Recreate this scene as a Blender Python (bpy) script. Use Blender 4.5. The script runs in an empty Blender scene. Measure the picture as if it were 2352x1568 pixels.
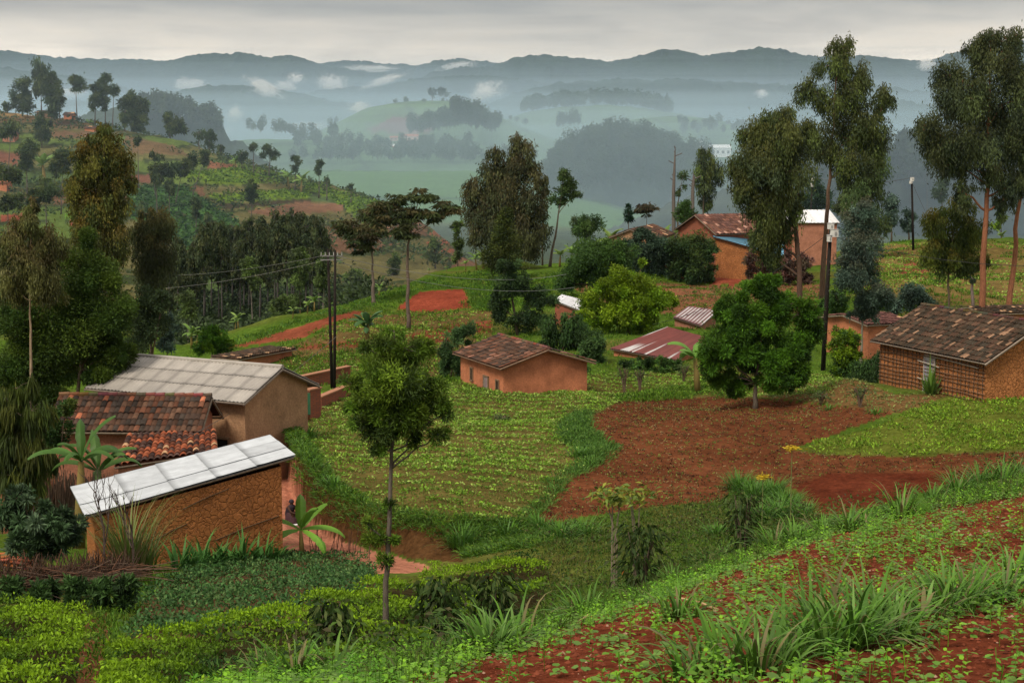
import bpy, bmesh, math, random
import numpy as np
from mathutils import Vector
# ------------------------------------------------------------------ camera, sky, sun, exposure
SC = bpy.context.scene
COL = SC.collection
F = 3600.0; HY = 330.0; CX = 1176.0; CY = 784.0
PIT = math.atan((CY - HY) / F); CP, SP = math.cos(PIT), math.sin(PIT)
cam = bpy.data.cameras.new('camera'); camo = bpy.data.objects.new('camera', cam); COL.objects.link(camo)
cam.sensor_width = 36; cam.lens = 36 * F / 2352; cam.clip_start = 0.3; cam.clip_end = 40000
camo.location = (0, 0, 0); camo.rotation_euler = (math.pi / 2 - PIT, 0, 0)
SC.camera = camo
SC.view_settings.view_transform = 'Standard'; SC.view_settings.look = 'None'
SC.view_settings.exposure = 1.12; SC.view_settings.gamma = 1
SC.cycles.max_bounces = 6; SC.cycles.diffuse_bounces = 3; SC.cycles.transmission_bounces = 3
SC.cycles.volume_bounces = 3; SC.cycles.transparent_max_bounces = 8; SC.cycles.use_denoising = True
SUN_EL, SUN_AZ = math.radians(52), math.radians(215)
w = bpy.data.worlds.new('World'); SC.world = w; w.use_nodes = True
nt = w.node_tree; nt.nodes.clear(); N = nt.nodes.new; L = nt.links.new
out = N('ShaderNodeOutputWorld'); bg = N('ShaderNodeBackground'); sky = N('ShaderNodeTexSky')
sky.sky_type = 'NISHITA'; sky.sun_disc = False; sky.sun_elevation = SUN_EL; sky.sun_rotation = SUN_AZ
def mth(op, a, b=None, c=None, nt=None):
    n = nt.nodes.new('ShaderNodeMath'); n.operation = op
    for i, v in enumerate((a, b, c)):
        if v is None: continue
        if isinstance(v, (int, float)): n.inputs[i].default_value = v
        else: nt.links.new(v, n.inputs[i])
    return n.outputs[0]
def ramp(nt, fac, stops, interp='LINEAR'):
    r = nt.nodes.new('ShaderNodeValToRGB'); r.color_ramp.interpolation = interp
    e = r.color_ramp.elements
    while len(e) < len(stops): e.new(0.5)
    for i, (p, c) in enumerate(stops):
        e[i].position = p; e[i].color = tuple(c[:3]) + (1,)
    nt.links.new(fac, r.inputs[0]); return r.outputs[0]
def mixc(nt, fac, a, b, bt='MIX'):
    m = nt.nodes.new('ShaderNodeMix'); m.data_type = 'RGBA'; m.blend_type = bt
    for k, v in ((0, fac), (6, a), (7, b)):
        if isinstance(v, (int, float)): m.inputs[k].default_value = v
        elif isinstance(v, (tuple, list)): m.inputs[k].default_value = tuple(v[:3]) + (1,)
        else: nt.links.new(v, m.inputs[k])
    return m.outputs[2]
def noise(nt, vec, scale, detail=4, rough=.55, dist=0.0):
    n = nt.nodes.new('ShaderNodeTexNoise'); n.inputs['Scale'].default_value = scale
    n.inputs['Detail'].default_value = detail; n.inputs['Roughness'].default_value = rough
    n.inputs['Distortion'].default_value = dist
    if vec is not None: nt.links.new(vec, n.inputs['Vector'])
    return n.outputs['Fac']
tc = N('ShaderNodeTexCoord'); sep = N('ShaderNodeSeparateXYZ'); L(tc.outputs['Generated'], sep.inputs[0])
elev = sep.outputs['Z']
mp = N('ShaderNodeMapping'); mp.inputs['Scale'].default_value = (2.2, 2.2, 14.0); L(tc.outputs['Generated'], mp.inputs[0])
n1 = noise(nt, mp.outputs[0], 1.6, 6, .55, .6)
mp2 = N('ShaderNodeMapping'); mp2.inputs['Scale'].default_value = (5, 5, 30.0); L(tc.outputs['Generated'], mp2.inputs[0])
n2 = noise(nt, mp2.outputs[0], 2.0, 5, .6, .4)
base = ramp(nt, elev, [(0.0, (2.5, 2.0, 1.5)), (.03, (2.0, 1.66, 1.3)), (.058, (.88, .76, .63)), (.09, (.36, .33, .30)), (.3, (.56, .53, .48)), (1.0, (.88, .83, .76))])
e2 = mth('ADD', elev, mth('MULTIPLY', mth('SUBTRACT', n1, .5, nt=nt), .05, nt=nt), nt=nt)
L(e2, base.node.inputs[0])
cl = ramp(nt, n2, [(.28, (.80, .80, .82)), (.5, (1, 1, 1)), (.72, (1.12, 1.09, 1.05))])
cloud = mixc(nt, 1.0, base, cl, 'MULTIPLY')
skc = mixc(nt, 1.0, sky.outputs[0], (.1, .1, .1), 'MULTIPLY')
allc = mixc(nt, .90, skc, cloud)
L(allc, bg.inputs[0]); bg.inputs[1].default_value = 0.55; L(bg.outputs[0], out.inputs[0])
sl = bpy.data.lights.new('sun', 'SUN'); so = bpy.data.objects.new('sun', sl); COL.objects.link(so)
sl.energy = 1.5; sl.angle = math.radians(18); sl.color = (1, .90, .74)
d = Vector((math.sin(SUN_AZ) * math.cos(SUN_EL), math.cos(SUN_AZ) * math.cos(SUN_EL), math.sin(SUN_EL)))
so.rotation_euler = d.to_track_quat('Z', 'Y').to_euler(); so.location = (0, 0, 50)

# ------------------------------------------------------------------ projection helpers (layout measured in the photo, Y = distance)
KY = 1.27
def ray(px, py):
    r = (np.asarray(px, float) - CX) / F; u = (CY - np.asarray(py, float)) / F
    return r, CP + u * SP, -SP + u * CP
def at(px, py, Y):
    x, y, z = ray(px, py); t = Y * KY / y
    return Vector((float(x * t), float(Y * KY), float(z * t)))
def project(x, y, z):
    d = y * CP - z * SP; u = y * SP + z * CP
    return CX + F * x / d, CY - F * u / d
def h2(ix, iy, seed):
    n = (ix.astype(np.int64) * 374761393 + iy.astype(np.int64) * 668265263 + seed * 974634777) & 0x7fffffff
    n = ((n ^ (n >> 13)) * 1274126177) & 0x7fffffff
    return ((n ^ (n >> 16)) & 0xffff) / 65535.0
def vnoise(x, y, seed=0, octv=4, gain=.5):
    x = np.asarray(x, float); y = np.asarray(y, float); t = 0; amp = 1; tot = 0
    for o in range(octv):
        ix = np.floor(x); iy = np.floor(y); fx = x - ix; fy = y - iy
        fx = fx * fx * (3 - 2 * fx); fy = fy * fy * (3 - 2 * fy)
        v = (h2(ix, iy, seed + o) * (1 - fx) + h2(ix + 1, iy, seed + o) * fx) * (1 - fy) + (h2(ix, iy + 1, seed + o) * (1 - fx) + h2(ix + 1, iy + 1, seed + o) * fx) * fy
        t = t + v * amp; tot += amp; amp *= gain; x = x * 2.03 + 17; y = y * 2.03 + 31
    return t / tot
# terrain feature lines: list of (px, py, Y)
LN = [
 [(0, 3000, 1.6), (2352, 2700, 1.6)],
 [(0, 1900, 3.5), (480, 1750, 4), (1000, 1680, 5), (1500, 1640, 5.4), (2000, 1600, 5.6), (2352, 1580, 5.8)],
 [(0, 1800, 6), (480, 1575, 8), (700, 1545, 9), (1000, 1505, 10), (1300, 1428, 12), (1600, 1330, 15), (1900, 1222, 19), (2100, 1168, 23), (2352, 1095, 28)],
 [(0, 1640, 13), (480, 1620, 14), (885, 1540, 14.5), (1200, 1475, 17), (1500, 1400, 19), (1800, 1300, 23.5), (2100, 1205, 28), (2352, 1125, 33)],
 [(0, 1480, 19), (300, 1490, 19), (600, 1450, 20), (885, 1425, 22), (1200, 1390, 25), (1500, 1320, 26.5), (1800, 1250, 30), (2100, 1180, 34.5), (2352, 1105, 36)],
 [(0, 1400, 23), (300, 1440, 22.5), (640, 1395, 24), (900, 1322, 28), (1100, 1290, 30.5), (1240, 1255, 32), (1500, 1240, 33), (1800, 1190, 36), (2100, 1166, 37.5), (2352, 1090, 39)],
 [(0, 1300, 30), (215, 1295, 31), (430, 1285, 32.5), (645, 1265, 35), (800, 1280, 34.5), (970, 1312, 32), (1100, 1290, 33.2), (1240, 1262, 34), (1500, 1215, 36), (1800, 1178, 38.5), (2100, 1150, 39.5), (2352, 1080, 41.5)],
 [(0, 1240, 37), (430, 1205, 41), (600, 1120, 46), (655, 1075, 50), (700, 1190, 42), (760, 1232, 39.5), (850, 1252, 37.5), (950, 1282, 35.3), (1060, 1275, 35.5), (1240, 1235, 36), (1500, 1200, 38), (1800, 1160, 40.5), (2100, 1130, 41.5), (2352, 1062, 44)],
 [(0, 1190, 44), (430, 1100, 48), (600, 1065, 51), (652, 960, 51), (700, 1040, 43.5), (760, 1112, 40.6), (850, 1165, 38.6), (1000, 1192, 36.6), (1200, 1205, 37), (1500, 1180, 39.5), (1800, 1140, 42), (2100, 1104, 43.5), (2352, 1035, 46)],
 [(0, 1060, 56), (400, 1060, 56), (600, 1030, 55), (655, 945, 55), (700, 1000, 50), (1400, 1000, 50), (1800, 1020, 49), (1950, 990, 50), (2150, 950, 51), (2352, 935, 52)],
 [(0, 960, 64), (400, 960, 64), (600, 930, 63), (750, 880, 68), (1057, 880, 68), (1320, 864, 70), (1600, 857, 72), (1850, 868, 66), (1950, 902, 56), (2060, 908, 55.5), (2200, 906, 56), (2352, 892, 56.5)],
 [(0, 900, 74), (400, 905, 74), (600, 868, 74), (750, 842, 74), (1057, 845, 74), (1320, 830, 74), (1600, 825, 76), (1950, 858, 70), (2060, 896, 60), (2200, 905, 61), (2352, 905, 61)],
 [(0, 860, 84), (400, 850, 84), (540, 812, 82), (640, 812, 80), (800, 800, 80), (1100, 790, 81), (1500, 790, 82), (1900, 790, 82), (2352, 790, 82)],
 [(0, 835, 92), (420, 815, 90), (540, 789, 86), (700, 737, 95), (830, 696, 105), (920, 680, 112), (1000, 645, 120), (1080, 628, 126), (1200, 620, 130), (1500, 613, 130), (1640, 617, 130), (1900, 600, 140), (2100, 562, 150), (2352, 562, 150)],
 [(0, 820, 120), (420, 815, 120), (540, 800, 115), (700, 770, 130), (830, 745, 145), (1000, 680, 165), (1080, 660, 165), (1200, 640, 165), (1500, 620, 160), (1640, 615, 160), (1900, 595, 175), (2100, 565, 180), (2352, 565, 180)],
 [(0, 720, 150), (400, 760, 150), (540, 760, 155), (830, 702, 175), (1000, 655, 190), (1200, 640, 200), (1600, 640, 210), (2352, 640, 210)],
 [(0, 600, 190), (400, 620, 195), (700, 620, 200), (850, 610, 215), (1000, 600, 230), (1080, 620, 240), (1300, 660, 260), (2352, 660, 260)],
 [(0, 430, 260), (400, 450, 260), (700, 520, 250), (850, 535, 255), (960, 560, 255), (1060, 600, 250), (1200, 650, 270), (2352, 650, 270)],
 [(0, 258, 350), (200, 290, 345), (300, 305, 342), (400, 322, 340), (520, 365, 330), (640, 400, 320), (760, 427, 310), (860, 465, 300), (960, 520, 290), (1040, 580, 280), (1120, 650, 285), (1250, 660, 300), (2352, 660, 300)],
 [(0, 560, 470), (2352, 560, 480)],
 [(0, 530, 600), (700, 500, 650), (1200, 510, 650), (1400, 520, 700), (2352, 520, 700)],
 [(0, 395, 1000), (700, 392, 1000), (1100, 394, 1000), (1200, 420, 960), (1330, 460, 900), (1450, 495, 850), (2352, 495, 850)],
 [(0, 430, 1300), (700, 420, 1300), (1200, 440, 1300), (2352, 460, 1300)],
 [(0, 375, 2200), (2352, 375, 2200)],
 [(0, 352, 5200), (2352, 352, 5200)],
 [(0, 344, 9000), (2352, 344, 9000)],
]
LA = []
for ln in LN:
    aa = []; yy = []; ss = []
    for (px, py, Y) in ln:
        p = at(px, py, Y); aa.append(p.x / p.y); yy.append(p.y); ss.append(p.z / p.y)
    LA.append((np.array(aa), np.array(yy), np.array(ss)))
def base_height(x, y):
    x = np.asarray(x, float); y = np.asarray(y, float); a = x / y
    NL = len(LA)
    Yk = np.stack([np.interp(a, A, B) for A, B, S in LA]); Zk = np.stack([np.interp(a, A, S) for A, B, S in LA]) * Yk
    h = np.diff(Yk, axis=0); dl = np.diff(Zk, axis=0) / h
    m = np.zeros_like(Yk); m[0] = dl[0]; m[-1] = dl[-1]
    a0, a1 = dl[:-1], dl[1:]
    w1 = 2 * h[1:] + h[:-1]; w2 = h[1:] + 2 * h[:-1]
    ok = (a0 * a1) > 0
    with np.errstate(divide='ignore', invalid='ignore'):
        hm = (w1 + w2) / (w1 / a0 + w2 / a1)
    m[1:-1] = np.where(ok, hm, 0)
    i = np.clip((y[None] >= Yk).sum(0) - 1, 0, NL - 2); ii = i[None]
    g = lambda M: np.take_along_axis(M, ii, 0)[0]
    y0 = g(Yk[:-1]); hh = g(h); z0 = g(Zk[:-1]); z1 = g(Zk[1:]); m0 = g(m[:-1]); m1 = g(m[1:])
    t = np.clip((y - y0) / hh, 0, 1); t2 = t * t; t3 = t2 * t
    return (2*t3 - 3*t2 + 1) * z0 + (t3 - 2*t2 + t) * hh * m0 + (-2*t3 + 3*t2) * z1 + (t3 - t2) * hh * m1
def height(x, y):
    z = base_height(x, y)
    x = np.asarray(x, float); y = np.asarray(y, float)
    rg = np.clip((y - 20) / 200, 0, 1)
    z = z + (vnoise(x / 9, y / 9, 3, 3) - .5) * (.25 + 3.0 * rg)
    # ploughed clods near the camera
    cl = np.clip(1 - y / 90, 0, 1)
    z = z + (vnoise(x / .16, y / .16, 9, 3, .6) - .5) * .07 * cl
    return z
_hits = {}
def gz(x, y): return float(height(np.array([x]), np.array([y]))[0])
def hit(px, py, y0=3, y1=500):
    ys = np.exp(np.linspace(math.log(y0), math.log(y1), 1500)); r, u, z = ray(px, py)
    xs = r / u * ys; zr = z / u * ys; zt = height(xs, ys)
    k = np.argmax(zr <= zt)
    if not (zr <= zt).any(): k = np.argmin(np.abs(zr - zt))
    return Vector((float(xs[k]), float(ys[k]), float(zt[k])))
def onground(px, Y):
    """ground point at column px and distance Y"""
    y = Y * KY; py = 600
    for _ in range(4):
        r, u, z = ray(px, py); x = float(r / u * y); zz = gz(x, y); py = project(x, y, zz)[1]
    return Vector((x, y, zz))
def inpoly(px, py, poly):
    px = np.asarray(px); py = np.asarray(py); c = np.zeros(px.shape, bool); n = len(poly)
    for i in range(n):
        x0, y0 = poly[i]; x1, y1 = poly[(i + 1) % n]
        if y0 == y1: continue
        c ^= ((y0 > py) != (y1 > py)) & (px < (x1 - x0) * (py - y0) / (y1 - y0) + x0)
    return c
# ------------------------------------------------------------------ mesh helpers
def tag(o, label=None, cat=None, group=None, kind=None):
    if label: o['label'] = label
    if cat: o['category'] = cat
    if group: o['group'] = group
    if kind: o['kind'] = kind
    return o
def link(o, parent=None):
    COL.objects.link(o)
    if parent: o.parent = parent
    return o
def empty(name, loc, rz=0, label=None, cat=None, group=None):
    o = bpy.data.objects.new(name, None); o.location = loc; o.rotation_euler = (0, 0, rz); o.empty_display_size = .2
    return tag(link(o), label, cat, group)
def mesh_np(name, V, Q, mat, col=None, parent=None, origin=None, smooth=False):
    V = np.asarray(V, np.float32).reshape(-1, 3)
    if origin is not None: V = V - np.array(origin, np.float32)
    Q = np.asarray(Q, np.int32); n = Q.shape[1]
    me = bpy.data.meshes.new(name)
    me.vertices.add(len(V)); me.vertices.foreach_set('co', V.ravel())
    me.loops.add(Q.size); me.loops.foreach_set('vertex_index', Q.ravel())
    me.polygons.add(len(Q)); me.polygons.foreach_set('loop_start', np.arange(0, Q.size, n, dtype=np.int32))
    try: me.polygons.foreach_set('loop_total', np.full(len(Q), n, np.int32))
    except Exception: pass
    if smooth: me.polygons.foreach_set('use_smooth', np.ones(len(Q), bool))
    if col is not None:
        at_ = me.color_attributes.new('Col', 'FLOAT_COLOR', 'POINT')
        c4 = np.ones((len(V), 4), np.float32); c4[:, :3] = col; at_.data.foreach_set('color', c4.ravel())
    me.materials.append(mat); me.update(calc_edges=True)
    o = bpy.data.objects.new(name, me); 
    if origin is not None and parent is None: o.location = origin
    return link(o, parent)
class MB:
    def __init__(s): s.v = []; s.f = []; s.c = []
    def add(s, V, Fc, c=(1, 1, 1)):
        k = len(s.v); s.v += [tuple(p) for p in V]; s.f += [tuple(i + k for i in f) for f in Fc]; s.c += [c] * len(V)
    def box(s, c, h, ax=None, col=(1, 1, 1)):
        c = Vector(c); ax = ax or (Vector((1, 0, 0)), Vector((0, 1, 0)), Vector((0, 0, 1)))
        V = [c + ax[0]*h[0]*i + ax[1]*h[1]*j + ax[2]*h[2]*k for i in (-1, 1) for j in (-1, 1) for k in (-1, 1)]
        s.add(V, [(0,1,3,2),(4,6,7,5),(0,4,5,1),(2,3,7,6),(0,2,6,4),(1,5,7,3)], col)
    def quadbox(s, P, th, n, col=(1, 1, 1)):
        P = [Vector(p) for p in P]; n = Vector(n).normalized() * th; V = P + [p - n for p in P]; m = len(P)
        s.add(V, [tuple(range(m)), tuple(range(2*m-1, m-1, -1))] + [(i, i + m, (i+1) % m + m, (i+1) % m) for i in range(m)], col)
    def tube(s, pts, rad, n=7, col=(1, 1, 1), cap=True):
        pts = [Vector(p) for p in pts]; V = []; Fc = []
        for i, p in enumerate(pts):
            t = (pts[min(i+1, len(pts)-1)] - pts[max(i-1, 0)]).normalized()
            a = t.cross(Vector((.13, .97, .21))).normalized(); b = t.cross(a); r = rad[i] if hasattr(rad, '__len__') else rad
            V += [p + (a*math.cos(6.2832*k/n) + b*math.sin(6.2832*k/n))*r for k in range(n)]
        for i in range(len(pts)-1):
            for k in range(n): Fc.append((i*n+k, i*n+(k+1) % n, (i+1)*n+(k+1) % n, (i+1)*n+k))
        if cap: Fc += [tuple(range(n-1, -1, -1)), tuple(range((len(pts)-1)*n, len(pts)*n))]
        s.add(V, Fc, col)
    def build(s, name, mat, parent=None, origin=None, smooth=False):
        me = bpy.data.meshes.new(name); o3 = Vector(origin) if origin is not None else Vector((0, 0, 0))
        me.from_pydata([Vector(v) - o3 for v in s.v], [], s.f)
        a = me.color_attributes.new('Col', 'FLOAT_COLOR', 'POINT')
        c4 = np.ones((len(s.v), 4), np.float32); c4[:, :3] = np.array([c[:3] for c in s.c]); a.data.foreach_set('color', c4.ravel())
        if smooth: me.polygons.foreach_set('use_smooth', [True]*len(me.polygons))
        me.materials.append(mat); o = bpy.data.objects.new(name, me)
        if origin is not None and parent is None: o.location = o3
        return link(o, parent)
# ------------------------------------------------------------------ materials
MATS = {}
def newmat(name):
    m = bpy.data.materials.new(name); m.use_nodes = True; nt = m.node_tree
    b = nt.nodes['Principled BSDF']; return m, nt, b
def attrcol(nt):
    a = nt.nodes.new('ShaderNodeAttribute'); a.attribute_name = 'Col'; return a.outputs['Color']
def leafmat(name, rough=.6, trans=.25, var=.35):
    m, nt, b = newmat(name); c = attrcol(nt); g = nt.nodes.new('ShaderNodeNewGeometry')
    r = ramp(nt, g.outputs['Random Per Island'], [(0, (1-var,)*3), (.5, (1, 1, 1)), (1, (1+var, 1+var, 1+var*.6))])
    c = mixc(nt, 1, c, r, 'MULTIPLY'); nt.links.new(c, b.inputs['Base Color']); b.inputs['Roughness'].default_value = rough
    b.inputs['Specular IOR Level'].default_value = .16
    t = nt.nodes.new('ShaderNodeBsdfTranslucent'); nt.links.new(c, t.inputs[0]); mx = nt.nodes.new('ShaderNodeMixShader')
    mx.inputs[0].default_value = trans; nt.links.new(b.outputs[0], mx.inputs[1]); nt.links.new(t.outputs[0], mx.inputs[2])
    nt.links.new(mx.outputs[0], nt.nodes['Material Output'].inputs[0]); return m
LEAF = leafmat('leaf'); FARLEAF = leafmat('far_leaf', .8, .1, .2)
def solid(name, col, rough=.85, nscale=8, nvar=.3, bump=.0, bdist=.02, vcol=False, metal=0, detail=5, aniso=None):
    m, nt, b = newmat(name); tcn = nt.nodes.new('ShaderNodeTexCoord'); v = tcn.outputs['Object']
    if aniso:
        mp = nt.nodes.new('ShaderNodeMapping'); mp.inputs['Scale'].default_value = aniso; nt.links.new(v, mp.inputs[0]); v = mp.outputs[0]
    nz = noise(nt, v, nscale, detail, .62)
    r = ramp(nt, nz, [(.25, (1-nvar,)*3), (.75, (1+nvar,)*3)])
    c = mixc(nt, 1, attrcol(nt) if vcol else col, r, 'MULTIPLY')
    nt.links.new(c, b.inputs['Base Color']); b.inputs['Roughness'].default_value = rough; b.inputs['Metallic'].default_value = metal; b.inputs['Specular IOR Level'].default_value = .5 if metal else .1
    if bump:
        bp = nt.nodes.new('ShaderNodeBump'); bp.inputs['Strength'].default_value = bump; bp.inputs['Distance'].default_value = bdist
        nt.links.new(noise(nt, v, nscale*3, 4, .6), bp.inputs['Height']); nt.links.new(bp.outputs[0], b.inputs['Normal'])
    return m
BARK = solid('bark', (.10, .075, .055), .9, 6, .45, .6, .03, aniso=(3, 3, .7), vcol=True)
WOOD = solid('weathered_wood', (.2, .17, .14), .85, 9, .4, .3, .01, vcol=True)
PLAIN = solid('plain', (.5, .5, .5), .7, 5, .15, vcol=True)
def mudmat(name, col, crack=3.2, dark=.35, width=.05, plaster=False):
    m, nt, b = newmat(name); tcn = nt.nodes.new('ShaderNodeTexCoord')
    nz = noise(nt, tcn.outputs['Object'], 1.3, 6, .65); c = ramp(nt, nz, [(.2, tuple(x*.55 for x in col)), (.5, col), (.8, tuple(min(1, x*1.3) for x in col))])
    n3 = noise(nt, tcn.outputs['Object'], 14, 4, .6); c = mixc(nt, .55, c, mixc(nt, 1, c, ramp(nt, n3, [(.3, (.55,)*3), (.7, (1.35,)*3)]), 'MULTIPLY'))
    bp = nt.nodes.new('ShaderNodeBump'); bp.inputs['Strength'].default_value = .8; bp.inputs['Distance'].default_value = .03
    if not plaster:
        wv = nt.nodes.new('ShaderNodeVectorMath'); wv.operation = 'ADD'
        nn = nt.nodes.new('ShaderNodeTexNoise'); nn.inputs['Scale'].default_value = 2.5; nt.links.new(tcn.outputs['Object'], nn.inputs['Vector'])
        sc = nt.nodes.new('ShaderNodeVectorMath'); sc.operation = 'SCALE'; sc.inputs['Scale'].default_value = .5; nt.links.new(nn.outputs['Color'], sc.inputs[0])
        nt.links.new(tcn.outputs['Object'], wv.inputs[0]); nt.links.new(sc.outputs[0], wv.inputs[1])
        vo = nt.nodes.new('ShaderNodeTexVoronoi'); vo.feature = 'DISTANCE_TO_EDGE'; vo.inputs['Scale'].default_value = crack; nt.links.new(wv.outputs[0], vo.inputs['Vector'])
        wid = mth('MULTIPLY', mth('SUBTRACT', noise(nt, tcn.outputs['Object'], 2.6, 4, .6), .12, nt=nt), width*2.6, nt=nt)
        fac = mth('LESS_THAN', vo.outputs['Distance'], wid, nt=nt)
        c = mixc(nt, fac, c, tuple(x*dark for x in col))
        hgt = mth('ADD', mth('MULTIPLY', n3, .6, nt=nt), mth('MINIMUM', mth('MULTIPLY', vo.outputs['Distance'], 9, nt=nt), 1, nt=nt), nt=nt)
        nt.links.new(hgt, bp.inputs['Height'])
    else:
        nt.links.new(n3, bp.inputs['Height']); bp.inputs['Strength'].default_value = .35
    nt.links.new(bp.outputs[0], b.inputs['Normal']); nt.links.new(c, b.inputs['Base Color']); b.inputs['Roughness'].default_value = .92; b.inputs['Specular IOR Level'].default_value = .08
    return m
MUD = mudmat('cracked_mud', (.37, .145, .05), 5.8, .5, .018)
MUD2 = mudmat('orange_mud', (.42, .17, .065), 5.0, .6, .04)
PLA = mudmat('orange_plaster', (.46, .175, .09), plaster=True)
TAN = mudmat('tan_plaster', (.36, .21, .12), plaster=True)
PINK = mudmat('pink_plaster', (.38, .17, .11), plaster=True)
def brickmat():
    m, nt, b = newmat('red_brick'); tcn = nt.nodes.new('ShaderNodeTexCoord'); br = nt.nodes.new('ShaderNodeTexBrick')
    mp = nt.nodes.new('ShaderNodeMapping'); mp.inputs['Rotation'].default_value = (math.pi/2, 0, 0); nt.links.new(tcn.outputs['Object'], mp.inputs[0])
    nt.links.new(mp.outputs[0], br.inputs['Vector']); br.inputs['Scale'].default_value = 1; br.inputs['Brick Width'].default_value = .24; br.inputs['Row Height'].default_value = .09
    br.inputs['Mortar Size'].default_value = .012; br.inputs['Color1'].default_value = (.33, .09, .04, 1); br.inputs['Color2'].default_value = (.24, .07, .035, 1); br.inputs['Mortar'].default_value = (.16, .07, .045, 1)
    nt.links.new(br.outputs[0], b.inputs['Base Color']); b.inputs['Roughness'].default_value = .9; return m
BRICK = brickmat()
TILE = solid('clay_tile', (.2, .1, .07), .9, 7, .35, .4, .01, vcol=True)
METAL = solid('sheet_metal', (.6, .6, .6), .55, 2.5, .16, vcol=True, metal=.15)
GLASSD = solid('dark_opening', (.012, .01, .009), .9)
def groundmat():
    m, nt, b = newmat('ground'); tcn = nt.nodes.new('ShaderNodeTexCoord'); v = tcn.outputs['Object']; c = attrcol(nt)
    r1 = ramp(nt, noise(nt, v, 7, 5, .7), [(.3, (.62,)*3), (.7, (1.4,)*3)]); r2 = ramp(nt, noise(nt, v, .35, 5, .6), [(.3, (.78,)*3), (.7, (1.22,)*3)])
    r4 = ramp(nt, noise(nt, v, 2.2, 6, .75, .4), [(.32, (.66,)*3), (.68, (1.34,)*3)]); c = mixc(nt, 1, c, r4, 'MULTIPLY')
    r3 = ramp(nt, noise(nt, v, .06, 4, .6), [(.35, (.85,)*3), (.65, (1.15,)*3)])
    c = mixc(nt, 1, c, r1, 'MULTIPLY'); c = mixc(nt, 1, c, r2, 'MULTIPLY'); c = mixc(nt, 1, c, r3, 'MULTIPLY')
    nt.links.new(c, b.inputs['Base Color']); b.inputs['Roughness'].default_value = .95; b.inputs['Specular IOR Level'].default_value = .0
    bp = nt.nodes.new('ShaderNodeBump'); bp.inputs['Strength'].default_value = .9; bp.inputs['Distance'].default_value = .06
    nt.links.new(noise(nt, v, 9, 5, .7), bp.inputs['Height']); nt.links.new(bp.outputs[0], b.inputs['Normal']); return m
GROUND = groundmat()
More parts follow.
